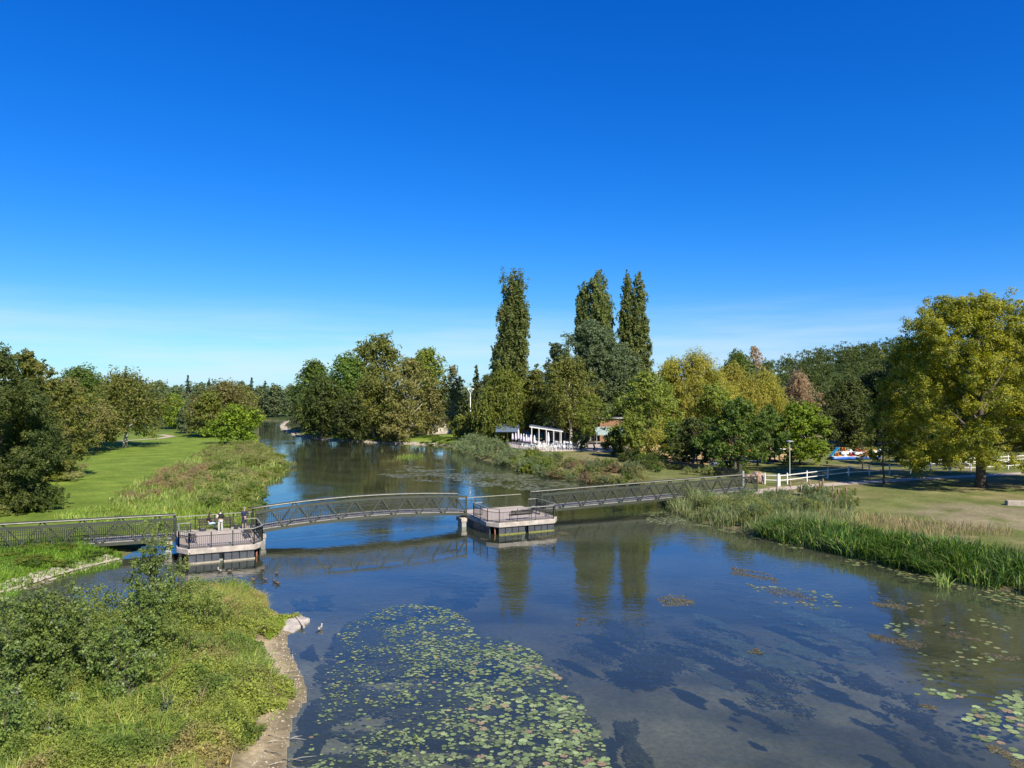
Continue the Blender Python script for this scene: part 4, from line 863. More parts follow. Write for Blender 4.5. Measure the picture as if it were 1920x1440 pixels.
def railing(root, pts, zd, name='railing'):
    r_ = MB(); h_ = MB()
    for a, b in zip(pts[:-1], pts[1:]):
        a = Vector(a); b = Vector(b); l = (b - a).length; k = max(1, round(l / 1.55)); m = max(2, int(l / .13))
        for i in range(k + 1): p = a.lerp(b, i / k); r_.beam(p + Vector((0, 0, zd)), p + Vector((0, 0, zd + 1.12)), .065, .065)
        for i in range(1, m): p = a.lerp(b, i / m); r_.beam(p + Vector((0, 0, zd + .1)), p + Vector((0, 0, zd + .86)), .02, .02)
        for z in (.1, .86): r_.beam(a + Vector((0, 0, zd + z)), b + Vector((0, 0, zd + z)), .04, .04)
        h_.beam(a + Vector((0, 0, zd + 1.15)), b + Vector((0, 0, zd + 1.15)), .09, .06)
    o = r_.build(name, M['rail'], root); h_.build('handrail', M['handrail'], o)
def platform(s0, width, label, zd, algae):
    root = tag(empty('viewing_platform', bp_(s0, 0, 0)), label, 'viewing platform', 'viewing platforms of the footbridge')
    L = lambda s, t: (bd.x * s + bn.x * t, bd.y * s + bn.y * t)
    poly = [(-.1, -WB - .1), (-.1, 4.3), (.6, 5.45), (width - .7, 5.65), (width + .1, 4.6), (width + .1, -WB - .1)]
    sl = MB(); sl.prism([L(*q) for q in poly], zd - .38, zd - .02); sl.build('slab', M['concrete'], root, bevel=.02)
    ins = [(.12, -WB + .1), (.12, 4.2), (.72, 5.2), (width - .8, 5.4), (width - .12, 4.5), (width - .12, -WB + .1)]
    dk = MB(); dk.prism([L(*q) for q in ins], zd - .018, zd + .02); dk.build('deck', M['slab'], root)
    e = .14
    V3 = lambda s, t: Vector((*L(s, t), 0))
    railing(root, [V3(.95, 1.0), V3(.12, 1.0), V3(.05, 4.25), V3(.68, 5.28), V3(width - .76, 5.48), V3(width - .05, 4.5), V3(width - .05, 1.0), V3(width - .95, 1.0)], zd)
    railing(root, [V3(.05, -WB + .05), V3(width - .05, -WB + .05)], zd)
    # fender panels: two groups of four
    x0, x1 = .62, width - .72; pw = (x1 - x0 - .3) / 8
    for gi in range(2):
        for k in range(4):
            a = x0 + gi * (4 * pw + .3) + k * pw; mb = MB(); c = a + pw / 2; tt = 5.25 + .2 * c / width
            cc = L(c, tt); mb.box((cc[0], cc[1], (zd - .4 - .12) / 2), (pw - .035, .1, zd - .4 + .12), ang + .03); mb.build('fender_panel', M['panel'], root, bevel=.012)
        a = x0 + gi * (4 * pw + .3); c = a + 2 * pw; cc = L(c, 5.3 + .2 * c / width); mb = MB(); mb.box((cc[0], cc[1], .03), (4 * pw + .06, .2, .13), ang + .03); mb.build('waterline_ledge', M['algae'] if algae else M['stone'], root)
    for (s_, t_, sz) in ((.5, -1.2, (.45, 2.0)), (.5, 1.6, (.4, 2.2)), (width - .5, -1.2, (.45, 2.0)), (width - .5, 1.6, (.4, 2.2)), (width / 2, 4.6, (.5, .5))):
        mb = MB(); cc = L(s_, t_); mb.box((cc[0], cc[1], -.1), (sz[0], sz[1], 2 * (zd - .4) + .15), ang); mb.build('pier_column', M['greypaint'], root)
    sides = MB()
    for s_ in (.18, width - .18):
        for k in range(5):
            cc = L(s_ + .0, .2 + k * .95); sides.box((cc[0], cc[1], (zd - .42) / 2 - .15), (.1, .9, zd - .42 + .3), ang)
    sides.build('side_fender', M['panel'], root)
    for s_, r in ((.45, 1), (width - .5, 0)):
        mb = MB(); cc = L(s_, 4.9); mb.tube([(cc[0], cc[1], -.5), (cc[0], cc[1], zd - .38)], .06, 8); mb.build('steel_post', M['rust'], root)
    # outer pier cap supporting the girder
    for s_ in (-.55, width + .5):
        cc = L(s_, -.2); mb = MB(); mb.box((cc[0], cc[1], .62), (.55, 1.3, .32), ang); mb.build('pier_cap', M['concrete'], root, bevel=.02)
        cc = L(s_, -.1); mb = MB(); mb.box((cc[0], cc[1], -.1), (.42, 1.0, 1.12), ang); mb.build('pier_column', M['greypaint'], root)
    return root
sL = SP[0][1]; sR = SP[1][1]
platform(sL, SP[1][0] - sL, 'left viewing platform with three people on it', 1.08, False)
platform(sR + .1, 6.6, 'right empty viewing platform with algae along its waterline', 1.05, True)
# right bank abutment
e = bp_(SP[2][1] + .5, -WB / 2, .3); mb = MB(); mb.box(tuple(e), (1.4, 3.2, 1.5), ang); tag(mb.build('bridge_abutment', M['concrete'], bevel=.03), 'concrete abutment under the right end of the footbridge', 'abutment')
# algae mat by right platform
def bench(s, t, rz, label, base, zd, length=1.8):
    p = bp_(base + s, t, zd + .02); root = tag(empty('bench', p, ang + rz), label, 'bench', 'benches on the viewing platforms')
    se = MB()
    for k in range(4): se.box((0, -.18 + k * .12, .45), (length, .09, .035))
    se.build('seat', M['darkwood'], root); bk = MB()
    for k in range(3): bk.box((0, .26 + k * .03, .58 + k * .12), (length, .03, .09))
    bk.build('backrest', M['darkwood'], root)
    for x in (-length / 2 + .15, length / 2 - .15):
        lg = MB(); lg.tube([(x, -.24, 0), (x, -.2, .3), (x, -.22, .43), (x, .22, .43), (x, .33, .9)], .025, 6); lg.tube([(x, .3, 0), (x, .2, .25), (x, .22, .43)], .025, 6); lg.tube([(x, -.22, .43), (x, -.26, .6), (x, .0, .66), (x, .26, .64)], .02, 6); lg.build('leg', M['black'], root)
bench(3.0, 4.7, 0 + math.pi, 'long bench beside the front railing of the right platform', sR + .1, 1.05, 2.2)
bench(5.8, 2.6, -math.pi / 2 , 'bench at the right side of the right platform', sR + .1, 1.05)
bench(1.0, 2.9, math.pi / 2, 'bench at the left side of the left platform', sL, 1.08)
bench(4.9, 2.7, -math.pi / 2, 'bench at the right side of the left platform', sL, 1.08)
bench(2.9, -1.75, 0, 'bench at the back of the left platform, with the seated woman', sL, 1.08, 2.6)

# ------------------------------------------------------------------ people
def skinobj(name, V, E, Rd, m, parent, root_i=0, sub=2):
    me = bpy.data.meshes.new(name); me.from_pydata(V, E, []); me.update(); o = link(name, me, m, parent)
    md = o.modifiers.new('skin', 'SKIN'); sv = me.skin_vertices[0].data if me.skin_vertices else None
    if sv is None:
        bm = bmesh.new(); bm.from_mesh(me); bm.verts.layers.skin.verify(); bm.to_mesh(me); bm.free(); sv = me.skin_vertices[0].data
    for i, r in enumerate(Rd): sv[i].radius = (r if hasattr(r, '__len__') else (r, r)); sv[i].use_root = (i == root_i)
    md.use_smooth_shade = True
    s_ = o.modifiers.new('sub', 'SUBSURF'); s_.levels = sub; s_.render_levels = sub
    return o
def chain(V, E, Rd, start, pts):
    i = start
    for p, r in pts:
        V.append(tuple(p)); Rd.append(r); E.append((i, len(V) - 1)); i = len(V) - 1
    return i
def person(loc, rz, label, J, skin, shirt, legs, haircol, shorts=False, sleeves=True, extra=None, hairlong=False, scale=1.0, sleeve_m=None):
    root = tag(empty('person', loc, rz), label, 'person', None); root.scale = (scale,) * 3
    Vv = lambda *a: Vector(a)
    V = [tuple(J['pelvis'])]; Rd = [(.13, .1)]; E = []
    sp = chain(V, E, Rd, 0, [(J['waist'], (.115, .085)), (J['chest'], (.14, .1)), (J['neckb'], (.06, .055))])
    hd = chain(V, E, Rd, sp, [(J['neck'], .05), (J['head'], (.082, .095)), (J['crown'], (.07, .082))])
    for sd in (0, 1):
        a = J['arm'][sd]
        w = chain(V, E, Rd, 2, [(a[0], .062), (a[1], .043), (a[2], .027)])
        d = (Vector(a[2]) - Vector(a[1])).normalized(); side = d.cross(Vector((0, 0, 1)) if abs(d.z) < .9 else Vector((1, 0, 0))).normalized()
        if abs(d.z) > .7: side = Vector((0, 1, 0))
        pm = chain(V, E, Rd, w, [(Vector(a[2]) + d * .06, (.035, .022))])
        for f, ln in ((-1.5, .055), (-.5, .07), (.5, .068), (1.5, .052)):
            b = Vector(a[2]) + d * .1 + side * f * .018
            chain(V, E, Rd, pm, [(b, .009), (b + d * ln * .5 + J.get('curl', Vector((0, 0, 0))) * .02, .008), (b + d * ln * .8 + J.get('curl', Vector((0, 0, 0))) * .05, .007)])
        b = Vector(a[2]) + d * .04 - side * .035
        chain(V, E, Rd, w, [(b, .011), (b + d * .04 - side * .012, .009)])
        l = J['leg'][sd]
        chain(V, E, Rd, 0, [(l[0], .088), (l[1], .056), (l[2], .035), (Vector(l[2]) + J['toe'] * .13 + Vector((0, 0, -.05)), (.035, .025))])
    skinobj('body', V, E, Rd, skin, root)
    # top
    V = [tuple(Vector(J['waist']) - Vector((0, 0, .08)) if not J.get('sit') else J['waist'])]; Rd = [(.145, .118)]; E = []
    c = chain(V, E, Rd, 0, [(J['chest'], (.165, .125)), (J['neckb'], (.075, .07))])
    for sd in (0, 1):
        a = J['arm'][sd]; e2 = Vector(a[1]).lerp(Vector(a[2]), .88 if sleeves else .0)
        pts = [(a[0], .08)] + ([(a[1], .06), (e2, .045)] if sleeves else [(Vector(a[0]).lerp(Vector(a[1]), .7), .065)])
        chain(V, E, Rd, 1, pts)
    skinobj('jacket', V, E, Rd, shirt, root)
    V = [tuple(J['pelvis'])]; Rd = [(.15, .12)]; E = []
    for sd in (0, 1):
        l = J['leg'][sd]; e2 = Vector(l[1]).lerp(Vector(l[2]), .9)
        chain(V, E, Rd, 0, [(l[0], .105), (l[1], .078), (e2, .06)] if not shorts else [(l[0], .11), (Vector(l[0]).lerp(Vector(l[1]), .6), .098), (Vector(l[1]).lerp(Vector(l[2]), .12), .088)])
    skinobj('shorts' if shorts else 'trousers', V, E, Rd, legs, root)
    for sd in (0, 1):
        l = J['leg'][sd]; mb = MB(); t = Vector(l[2]) + J['toe'] * .07; mb.ell((t.x, t.y, l[2][2] - .045), (.055 + abs(J['toe'].x) * .08, .055 + abs(J['toe'].y) * .08, .045)); mb.build('shoe', J['shoe'], root)
    h = Vector(J['head']).lerp(Vector(J['crown']), .55); fw = J['face']; mb = MB()
    b = h - fw * .03 + Vector((0, 0, .03)); mb.ell((b.x, b.y, b.z), (.092, .098, .1))
    if hairlong:
        b2 = b - fw * .05 + Vector((0, 0, -.14)); mb.ell((b2.x, b2.y, b2.z), (.085, .07, .17))
    mb.build('hair', haircol, root)
    mb = MB(); f = Vector(J['head']) + fw * .1 + Vector((0, 0, .03)); mb.ell((f.x, f.y, f.z), (.015, .02, .022)); mb.build('nose', skin, root)
    for sgn in (-1, 1):
        sdv = Vector((-fw.y, fw.x, 0)) * sgn; mb = MB(); f2 = Vector(J['head']) + fw * .085 + sdv * .032 + Vector((0, 0, .055)); mb.ell((f2.x, f2.y, f2.z), (.011, .011, .009), 8, 5); mb.build('eye', M['black'], root)
        mb = MB(); f2 = Vector(J['head']) + sdv * .088 + Vector((0, 0, .035)); mb.ell((f2.x, f2.y, f2.z), (.018, .022, .032), 8, 5); mb.build('ear', skin, root)
    mb = MB(); f = Vector(J['head']) + fw * .093 - Vector((0, 0, .025)); mb.ell((f.x, f.y, f.z), (.022, .012, .007), 8, 5); mb.build('mouth', mat('lips', (.35, .14, .12), .6), root)
    if extra: extra(root)
    return root
skin = mat('skin', (.5, .3, .21), .55); hair1 = mat('dark_hair', (.02, .016, .013), .6); hair2 = mat('grey_hair', (.28, .26, .25), .7)
navy = mat('navy_cloth', (.018, .025, .07), .85); blk = mat('black_cloth', (.013, .013, .016), .85); lt = mat('light_grey_trousers', (.55, .52, .5), .85); jeans = mat('light_blue_jeans', (.42, .58, .75), .85); creamc = mat('cream_cloth', (.6, .52, .4), .85)
def standing(armpose, lean=0):
    v = Vector
    J = dict(pelvis=v((0, 0, .93)), waist=v((0, 0, 1.08)), chest=v((0, lean * .4, 1.3)), neckb=v((0, lean * .7, 1.45)), neck=v((0, lean, 1.5)), head=v((0, lean * 1.2 + .02, 1.6)), crown=v((0, lean * 1.2 + .01, 1.7)),
             leg=[[v((-.1, 0, .86)), v((-.12, .015, .48)), v((-.13, -.02, .08))], [v((.1, 0, .86)), v((.12, .015, .48)), v((.13, -.02, .08))]], toe=v((0, 1, 0)), face=v((0, 1, 0)), shoe=M['white'])
    J['arm'] = armpose; return J
v = Vector
pA = bp_(sL + 3.55, -.9, 1.1)
def straps(root):
    m = MB(); m.box((0, -.13, 1.28), (.24, .12, .36), top=.85); m.build('backpack', creamc, root, bevel=.03)
q = person(bp_(sL + 3.2, -.55, 1.1), ang + rad(15), 'standing person in a black top, light trousers and white shoes on the left platform',
       standing([[v((-.19, 0, 1.38)), v((-.27, .06, 1.12)), v((-.2, .26, 1.05))], [v((.19, 0, 1.38)), v((.26, .03, 1.12)), v((.2, .24, 1.02))]]), skin, blk, lt, hair1)
sc_ = MB(); sc_.tube([(-.07, -.05, 1.46), (0, -.075, 1.47), (.07, -.05, 1.46), (.06, .05, 1.44), (-.06, .05, 1.44), (-.07, -.05, 1.46)], .035, 8); sc_.build('scarf', M['white_cloth'], q)
sv_ = MB(); sv_.tube([(-.2, -.01, 1.38), (-.275, .06, 1.12), (-.21, .22, 1.05)], [.088, .07, .055], 9); sv_.build('pale_sleeve', creamc, q)
man = standing([[v((-.2, 0, 1.38)), v((-.28, -.1, 1.14)), v((-.05, -.17, .98))], [v((.2, 0, 1.38)), v((.28, -.1, 1.14)), v((.06, -.19, .97))]]); man['shoe'] = creamc
person(bp_(sL + 5.05, -1.0, 1.1), ang + rad(10), 'man in a navy top and navy shorts standing with hands behind his back', man, skin, navy, navy, hair2, shorts=True)
J = dict(sit=True, pelvis=v((0, 0, .52)), waist=v((0, .0, .68)), chest=v((0, .07, .9)), neckb=v((0, .12, 1.05)), neck=v((0, .14, 1.1)), head=v((0, .18, 1.19)), crown=v((0, .18, 1.29)),
         leg=[[v((-.09, .1, .52)), v((-.1, .5, .54)), v((-.1, .52, .1))], [v((.09, .1, .52)), v((.1, .5, .54)), v((.1, .6, .1))]], toe=v((0, 1, 0)), face=v((0, 1, 0)), shoe=M['black'],
         arm=[[v((-.18, .08, .98)), v((-.22, .12, .72)), v((-.08, .36, .74))], [v((.18, .08, .98)), v((.22, .12, .72)), v((.08, .36, .76))]])
person(bp_(sL + 2.35, -1.72, 1.1), ang + rad(-75), 'seated woman with long dark hair, black jacket and light blue jeans', J, skin, blk, jeans, hair1, hairlong=True)
bg_ = bp_(sL + 1.95, -1.1, 1.12); mb = MB(); mb.box((0, 0, .17), (.5, .3, .3), 0, .8); 
ro = tag(empty('bag', bg_, ang), 'black bag on the deck beside the seated woman', 'bag'); mb.build('bag_body', M['black'], ro, bevel=.05); mb = MB(); mb.tube([(-.12, 0, .3), (-.08, 0, .42), (.08, 0, .42), (.12, 0, .3)], .014, 6); mb.build('strap', M['black'], ro)
ro = tag(empty('bag', bp_(sL + 4.45, -1.3, 1.12), ang), 'black bag leaning beside the man in navy', 'bag'); mb = MB(); mb.box((0, 0, .2), (.34, .22, .38), 0, .8); mb.build('bag_body', M['black'], ro, bevel=.05); mb = MB(); mb.tube([(-.08, 0, .38), (-.05, 0, .47), (.05, 0, .47), (.08, 0, .38)], .014, 6); mb.build('strap', M['black'], ro)

# ------------------------------------------------------------------ ducks
def duck(px, py, rz, dark, label):
    p = P(px, py, .03); root = tag(empty('duck', (p.x, p.y, .03), rz), label, 'duck', 'ducks on the river'); c = {0: mat('duck_pale', (.5, .46, .4), .8, (.3, .26, .2), 20), 1: mat('duck_brown', (.12, .085, .05), .8, (.06, .04, .03), 30)}[dark]
    V = [(-.2, 0, .07), (-.1, 0, .045), (.02, 0, .04), (.12, 0, .06), (.16, 0, .13), (.175, 0, .2)]; Rd = [(.02, .015), (.075, .06), (.095, .075), (.065, .06), (.035, .035), (.042, .04)]
    skinobj('body', V, [(i, i + 1) for i in range(5)], Rd, c, root, 2)
    mb = MB(); mb.ell((.235, 0, .195), (.04, .018, .01), 8, 5); mb.build('bill', M['orange'] if not dark else M['darkwood'], root)
    mb = MB(); mb.ell((.178, 0, .21), (.05, .046, .045), 10, 7); mb.build('head', mat('duck_head', (.03, .06, .04), .4) if dark else c, root)
    for s_ in (-1, 1): mb = MB(); mb.ell((-.03, s_ * .075, .085), (.13, .022, .045), 9, 6); mb.build('wing', mat('duck_wing', (.2, .16, .12), .8, (.08, .06, .04), 30), root)
    mb = MB(); mb.add([(-.18, -.03, .08), (-.18, .03, .08), (-.3, .012, .13), (-.3, -.012, .13), (-.18, 0, .05)], [(0, 1, 2, 3), (0, 3, 4), (1, 4, 2), (3, 2, 4), (0, 4, 1)]); mb.build('tail', c, root)
for i, (px, py, r, d, lab) in enumerate([(412, 1071, 2.6, 0, 'pale duck below the left platform, the leftmost of the far row'), (431, 1072, .3, 1, 'brown duck right of the pale duck below the platform'), (493, 1068, 1.2, 1, 'dark duck below the right corner of the left platform'),
    (519, 1076, 1.5, 1, 'dark duck farthest right of the far row'), (441, 1088, .4, 1, 'brown duck in the middle of the flock'), (473, 1088, 3.0, 1, 'brown duck swimming left in the middle of the flock'), (497, 1088, 2.7, 1, 'dark duck with a pale flank in the flock'),
    (515, 1091, 2.5, 1, 'brown duck leading the close pair at the right'), (521, 1095, 2.5, 1, 'brown duck behind its twin in the close pair'), (447, 1100, .2, 0, 'pale duck nearest the grassy tip of the spit'), (412, 1098, 2, 1, 'brown duck half hidden by the spit grass'), (600, 1180, 1.3, 0, 'pale speckled duck right of the concrete block')]):
    duck(px, py, r, d, lab)

# ------------------------------------------------------------------ water plants
PADC = [(.20, .255, .085, 4), (.26, .31, .12, 3), (.13, .17, .055, 3), (.33, .30, .11, .35), (.3, .21, .11, .05)]
def padverts(g, r, n=11):
    a0 = g.uniform(0, 6.28); gap = .35; vs = [(0, 0, .002)]
    for k in range(n):
        a = a0 + gap / 2 + (6.283 - gap) * k / (n - 1); q = r * g.uniform(.93, 1.05); vs.append((q * math.cos(a), q * math.sin(a) * .92, g.uniform(0, .012)))
    return vs
def pads_in(poly, n, dens, g, z=0, ymax=None):
    W_ = pl([P(a, b, 0) for a, b in poly]); X0, X1 = min(w[0] for w in W_), max(w[0] for w in W_); Y0, Y1 = min(w[1] for w in W_), max(w[1] for w in W_)
    o = []; c = 0; it = 0
    while c < n and it < 300:
        it += 1; x = g.uniform(X0, X1, 4000); y = g.uniform(Y0, Y1, 4000); k = (sdist(x, y, W_) > 0) & (g.uniform(0, 1, 4000) < dens(x, y)) & (sdist(x, y, RIVER) > .1) & (sdist(x, y, ISLAND) < -.05)
        o.append(np.stack([x[k], y[k]], -1)); c += k.sum()
    return np.concatenate(o)[:n]
g = rs(91)
patchA = [(590, 1250), (640, 1180), (700, 1143), (770, 1133), (845, 1142), (880, 1165), (895, 1195), (950, 1198), (1010, 1225), (1060, 1280), (1100, 1330), (1130, 1390), (1145, 1445), (1120, 1490), (560, 1490), (575, 1400), (600, 1330)]
dA = lambda x, y: (.10 + sstep((fbm(x, y, 1.0, 50) - .38) * 3.5)) * (.3 + .7 * sstep((x / y * F + 960 - 600) / 380))
A = pads_in(patchA, 5600, dA, g)
Bq = pads_in([(1800, 1345), (1840, 1318), (1920, 1290), (1990, 1300), (1990, 1460), (1900, 1420), (1830, 1385)], 230, lambda x, y: sstep((fbm(x, y, 1.2, 51) - .3) * 4), g)
Bs = pads_in([(1690, 1270), (1790, 1262), (1830, 1300), (1780, 1330), (1700, 1300)], 24, lambda x, y: sstep((fbm(x, y, .8, 53) - .4) * 5), g)
pad_me = []
for k in range(10):
    vs = padverts(g, 1); n_ = len(vs); tri = [(0, i, i + 1) for i in range(1, n_ - 1)]
    c = pick(g, PADC[:4] if k < 9 else PADC[4:], 1); me = np_mesh('lily_pad', [(a * 1, b * 1, z_ * 6) for a, b, z_ in vs], tri, np.repeat(c, len(tri), 0)); me.materials.append(M['pad']); pad_me.append(me)
sizeA = (.036 + .085 * g.uniform(0, 1, len(A)) ** 1.5) * (.85 + .6 * sstep((A[:, 0] / A[:, 1] + .2) / .25)); allp = [(x, y, s_, 0) for (x, y), s_ in zip(A, sizeA)] + [(x, y, g.uniform(.12, .21), 1) for x, y in Bq] + [(x, y, g.uniform(.12, .2), 2) for x, y in Bs]
# keep pads from piling on each other
keep = []; grid = {}
for p in allp:
    kx, ky = int(p[0] / .4), int(p[1] / .4); ok = True
    for a in (-1, 0, 1):
        for b in (-1, 0, 1):
            for q in grid.get((kx + a, ky + b), []):
                if (q[0] - p[0]) ** 2 + (q[1] - p[1]) ** 2 < (.62 * (q[2] + p[2])) ** 2: ok = False
    if ok: keep.append(p); grid.setdefault((kx, ky), []).append(p)
keep.sort(key=lambda p: -(p[2] ** 2) / p[1] ** 3 if p[1] > 22.5 else 0)
LAB = ['round green lily pad in the dense patch of the lower middle water', 'round green lily pad in the thick cluster at the lower right corner', 'lily pad in the loose group left of the lower right cluster']
for k, (x, y, s_, c) in enumerate(keep[:300]):
    o = bpy.data.objects.new('lily_pad', pad_me[k % 10]); COL.objects.link(o); o.location = (x, y, .006 + .0004 * (k % 9)); o.scale = (s_, s_, s_); o.rotation_euler = (0, 0, g.uniform(0, 6.28)); tag(o, LAB[c], 'lily pad', 'lily pads ' + ['in the dense patch', 'in the corner cluster', 'in the loose group'][c])
def padsheet(name, items, lab, cols=PADC, z=.005, mt='pad'):
    V, Fc, Cc = [], [], []
    for x, y, s_ in items:
        vs = padverts(g, s_, 9); b = len(V); dz = g.uniform(0, .004); V += [(x + a, y + c_, z + dz + q) for a, c_, q in vs]; Fc += [(b, b + i, b + i + 1) for i in range(1, 9)]; Cc += [pick(g, cols, 1)[0]] * 8
    tag(link(name, np_mesh(name, V, Fc, np.array(Cc)), M[mt]), lab, 'lily pads', kind='stuff')
padsheet('lily_pads', [k[:3] for k in keep[300:]], 'remaining smaller lily pads spread over the dense patch and the corner cluster')
fp = pads_in([(690, 885), (760, 872), (850, 880), (960, 884), (1010, 892), (1100, 905), (1060, 920), (960, 920), (840, 905), (760, 900)], 2600, lambda x, y: sstep((fbm(x, y, 3, 60) - .4) * 5), g)
padsheet('lily_pads', [(x, y, g.uniform(.12, .26)) for x, y in fp], 'floating leaves in the wide patch beyond the middle span', [(.16, .17, .08, 3), (.21, .21, .11, 2), (.12, .13, .05, 2)])
sp = np.concatenate([pads_in([(1290, 985), (1400, 1005), (1520, 1040), (1640, 1070), (1760, 1100), (1920, 1140), (1920, 1118), (1780, 1090), (1540, 1035), (1370, 995), (1210, 950), (1215, 985)], 420, lambda x, y: sstep((fbm(x, y, 1.6, 61) - .38) * 4), g),
                     pads_in([(1200, 960), (1260, 955), (1300, 980), (1240, 985)], 90, lambda x, y: .8 + 0 * x, g),
                     pads_in([(1400, 1095), (1560, 1110), (1600, 1140), (1500, 1150), (1430, 1120)], 60, lambda x, y: sstep((fbm(x, y, 1.2, 62) - .45) * 5), g),
                     pads_in([(1640, 1110), (1900, 1150), (1920, 1230), (1750, 1260), (1660, 1180)], 80, lambda x, y: sstep((fbm(x, y, 1.2, 63) - .5) * 5), g)])
padsheet('lily_pads', [(x, y, g.uniform(.07, .17)) for x, y in sp], 'scattered lily pads along the reeds of the right bank', PADC + [(.3, .26, .1, 2)])
lc = pads_in([(-30, 1130), (60, 1110), (130, 1095), (160, 1120), (60, 1190), (-30, 1210)], 700, lambda x, y: sstep((fbm(x, y, 1.2, 64) - .4) * 4), g)
padsheet('lily_pads', [(x, y, g.uniform(.05, .13)) for x, y in lc], 'small dark floating leaves in the side channel at the left', [(.07, .09, .035, 3), (.12, .14, .05, 1)])
# submerged leaves below the dense patch and submerged weed
def weedcloud(name, poly, n, lab, zr, pal, ls, sc, off, thr=.4, seed=1, dirv=(.55, -.83)):
    gg = rs(seed); W_ = pl([P(a, b, 0) for a, b in poly]); X0, X1 = min(w[0] for w in W_), max(w[0] for w in W_); Y0, Y1 = min(w[1] for w in W_), max(w[1] for w in W_)
    xs, ys = [], []; c = 0; it = 0
    while c < n and it < 200:
        it += 1
        x = gg.uniform(X0, X1, 20000); y = gg.uniform(Y0, Y1, 20000); a = x * dirv[0] + y * dirv[1]; b = -x * dirv[1] + y * dirv[0]
        k = (sdist(x, y, W_) + (fbm(x, y, .8, off) - .5) * 1.2 > 0) & ((fbm(a / 3.2, b, sc, off) - thr) * 3.2 * (.4 + 1.2 * fbm(x, y, .5, off + 3)) > gg.uniform(0, 1, len(x))) & (sdist(x, y, ISLAND) < -.2) & (sdist(x, y, RIVER) > .3); xs.append(x[k]); ys.append(y[k]); c += k.sum()
    x = np.concatenate(xs)[:n]; y = np.concatenate(ys)[:n]; n = len(x)
    z = np.maximum(gg.uniform(zr[0], zr[1], n), ground_z(x, y) + .02) if zr[1] < 0 else gg.uniform(zr[0], zr[1], n)
    ax = np.tile([dirv[0], dirv[1], 0.], (n, 1)) + gg.normal(size=(n, 3)) * [.35, .35, .1]
    V, Fq = leaf_arrays(np.stack([x, y, z], -1), np.array([0, 0, 1.]) + gg.normal(size=(n, 3)) * (.3 if zr[1] >= 0 else .03), gg.uniform(.6, 1.4, n) * ls * (1 if zr[1] >= 0 else 1.6), .3 if zr[1] >= 0 else .5, ax, gg)
    tag(link(name, np_mesh(name, V, Fq, pick(gg, pal, n)), M['leaf']), lab, 'water weed', kind='stuff')
SUBP = [(.08, .09, .055, 3), (.12, .12, .075, 2), (.06, .068, .042, 3)]
PALEW = [(.2, .24, .14, 3), (.14, .17, .09, 2)]
weedcloud('submerged_weed', patchA, 30000, 'dark submerged leaves beneath the dense lily pad patch', (-.12, -.008), [(.07, .08, .035, 3), (.12, .13, .06, 2), (.2, .21, .1, 1)], .15, 1.0, 70, .38, 1, (.9, .2))
weedcloud('submerged_weed', [(570, 1210), (620, 1190), (700, 1150), (640, 1260), (600, 1400), (560, 1440), (560, 1330)], 9000, 'thin dark weed in the shallow water beside the mud', (-.2, -.03), SUBP, .12, 1.2, 71, .35, 2)
weedcloud('submerged_weed', [(1000, 1160), (1180, 1155), (1190, 1200), (1290, 1230), (1250, 1260), (1120, 1230), (1010, 1205)], 5200, 'dark underwater weed bank in the middle of the river', (-.5, -.08), SUBP, .12, 1.0, 72, .42, 3)
weedcloud('submerged_weed', [(1160, 1150), (1340, 1155), (1480, 1230), (1560, 1300), (1500, 1330), (1320, 1240), (1190, 1190)], 4200, 'dark trailing weed under the water right of the middle', (-.5, -.08), SUBP, .12, .75, 73, .5, 4)
weedcloud('submerged_weed', [(1560, 1230), (1700, 1290), (1780, 1370), (1800, 1400), (1700, 1330), (1580, 1270)], 3000, 'dark trailing weed under the water near the lower right', (-.5, -.08), SUBP, .12, .7, 74, .46, 5)
weedcloud('submerged_weed', [(1300, 1150), (1560, 1140), (1640, 1200), (1600, 1290), (1500, 1270), (1350, 1210)], 5000, 'pale green weed strands below the surface at the right', (-.06, -.01), PALEW, .22, 1.0, 75, .5, 6)
weedcloud('submerged_weed', [(1280, 1230), (1420, 1270), (1500, 1370), (1420, 1350), (1330, 1290)], 3500, 'pale weed strands below the surface in the lower middle', (-.06, -.01), PALEW, .22, 1.0, 76, .55, 7)
weedcloud('submerged_weed', [(1155, 1350), (1185, 1345), (1215, 1400), (1215, 1430), (1170, 1400)], 1300, 'dark weed tuft just under the surface at the bottom middle', (-.5, -.08), SUBP, .2, 3, 77, .2, 8)
weedcloud('submerged_weed', [(1690, 1375), (1760, 1400), (1850, 1440), (1800, 1460), (1720, 1420)], 4200, 'dark shape of weed under the water at the bottom right', (-.5, -.08), SUBP, .14, 3, 78, .2, 9)
weedcloud('submerged_weed', [(540, 1125), (620, 1115), (625, 1135), (560, 1140)], 900, 'dark weed patch behind the concrete block', (-.06, -.01), SUBP, .16, 1, 79, .35, 10)
weedcloud('submerged_weed', [(820, 1100), (900, 1085), (915, 1095), (880, 1115), (830, 1135), (790, 1125)], 1500, 'dark drifting weed left of the poplar reflection', (-.5, -.08), SUBP, .2, 1.2, 80, .4, 11)
MATP = [(.17, .14, .09, 3), (.11, .09, .05, 3), (.3, .27, .2, .8), (.2, .21, .07, 1)]
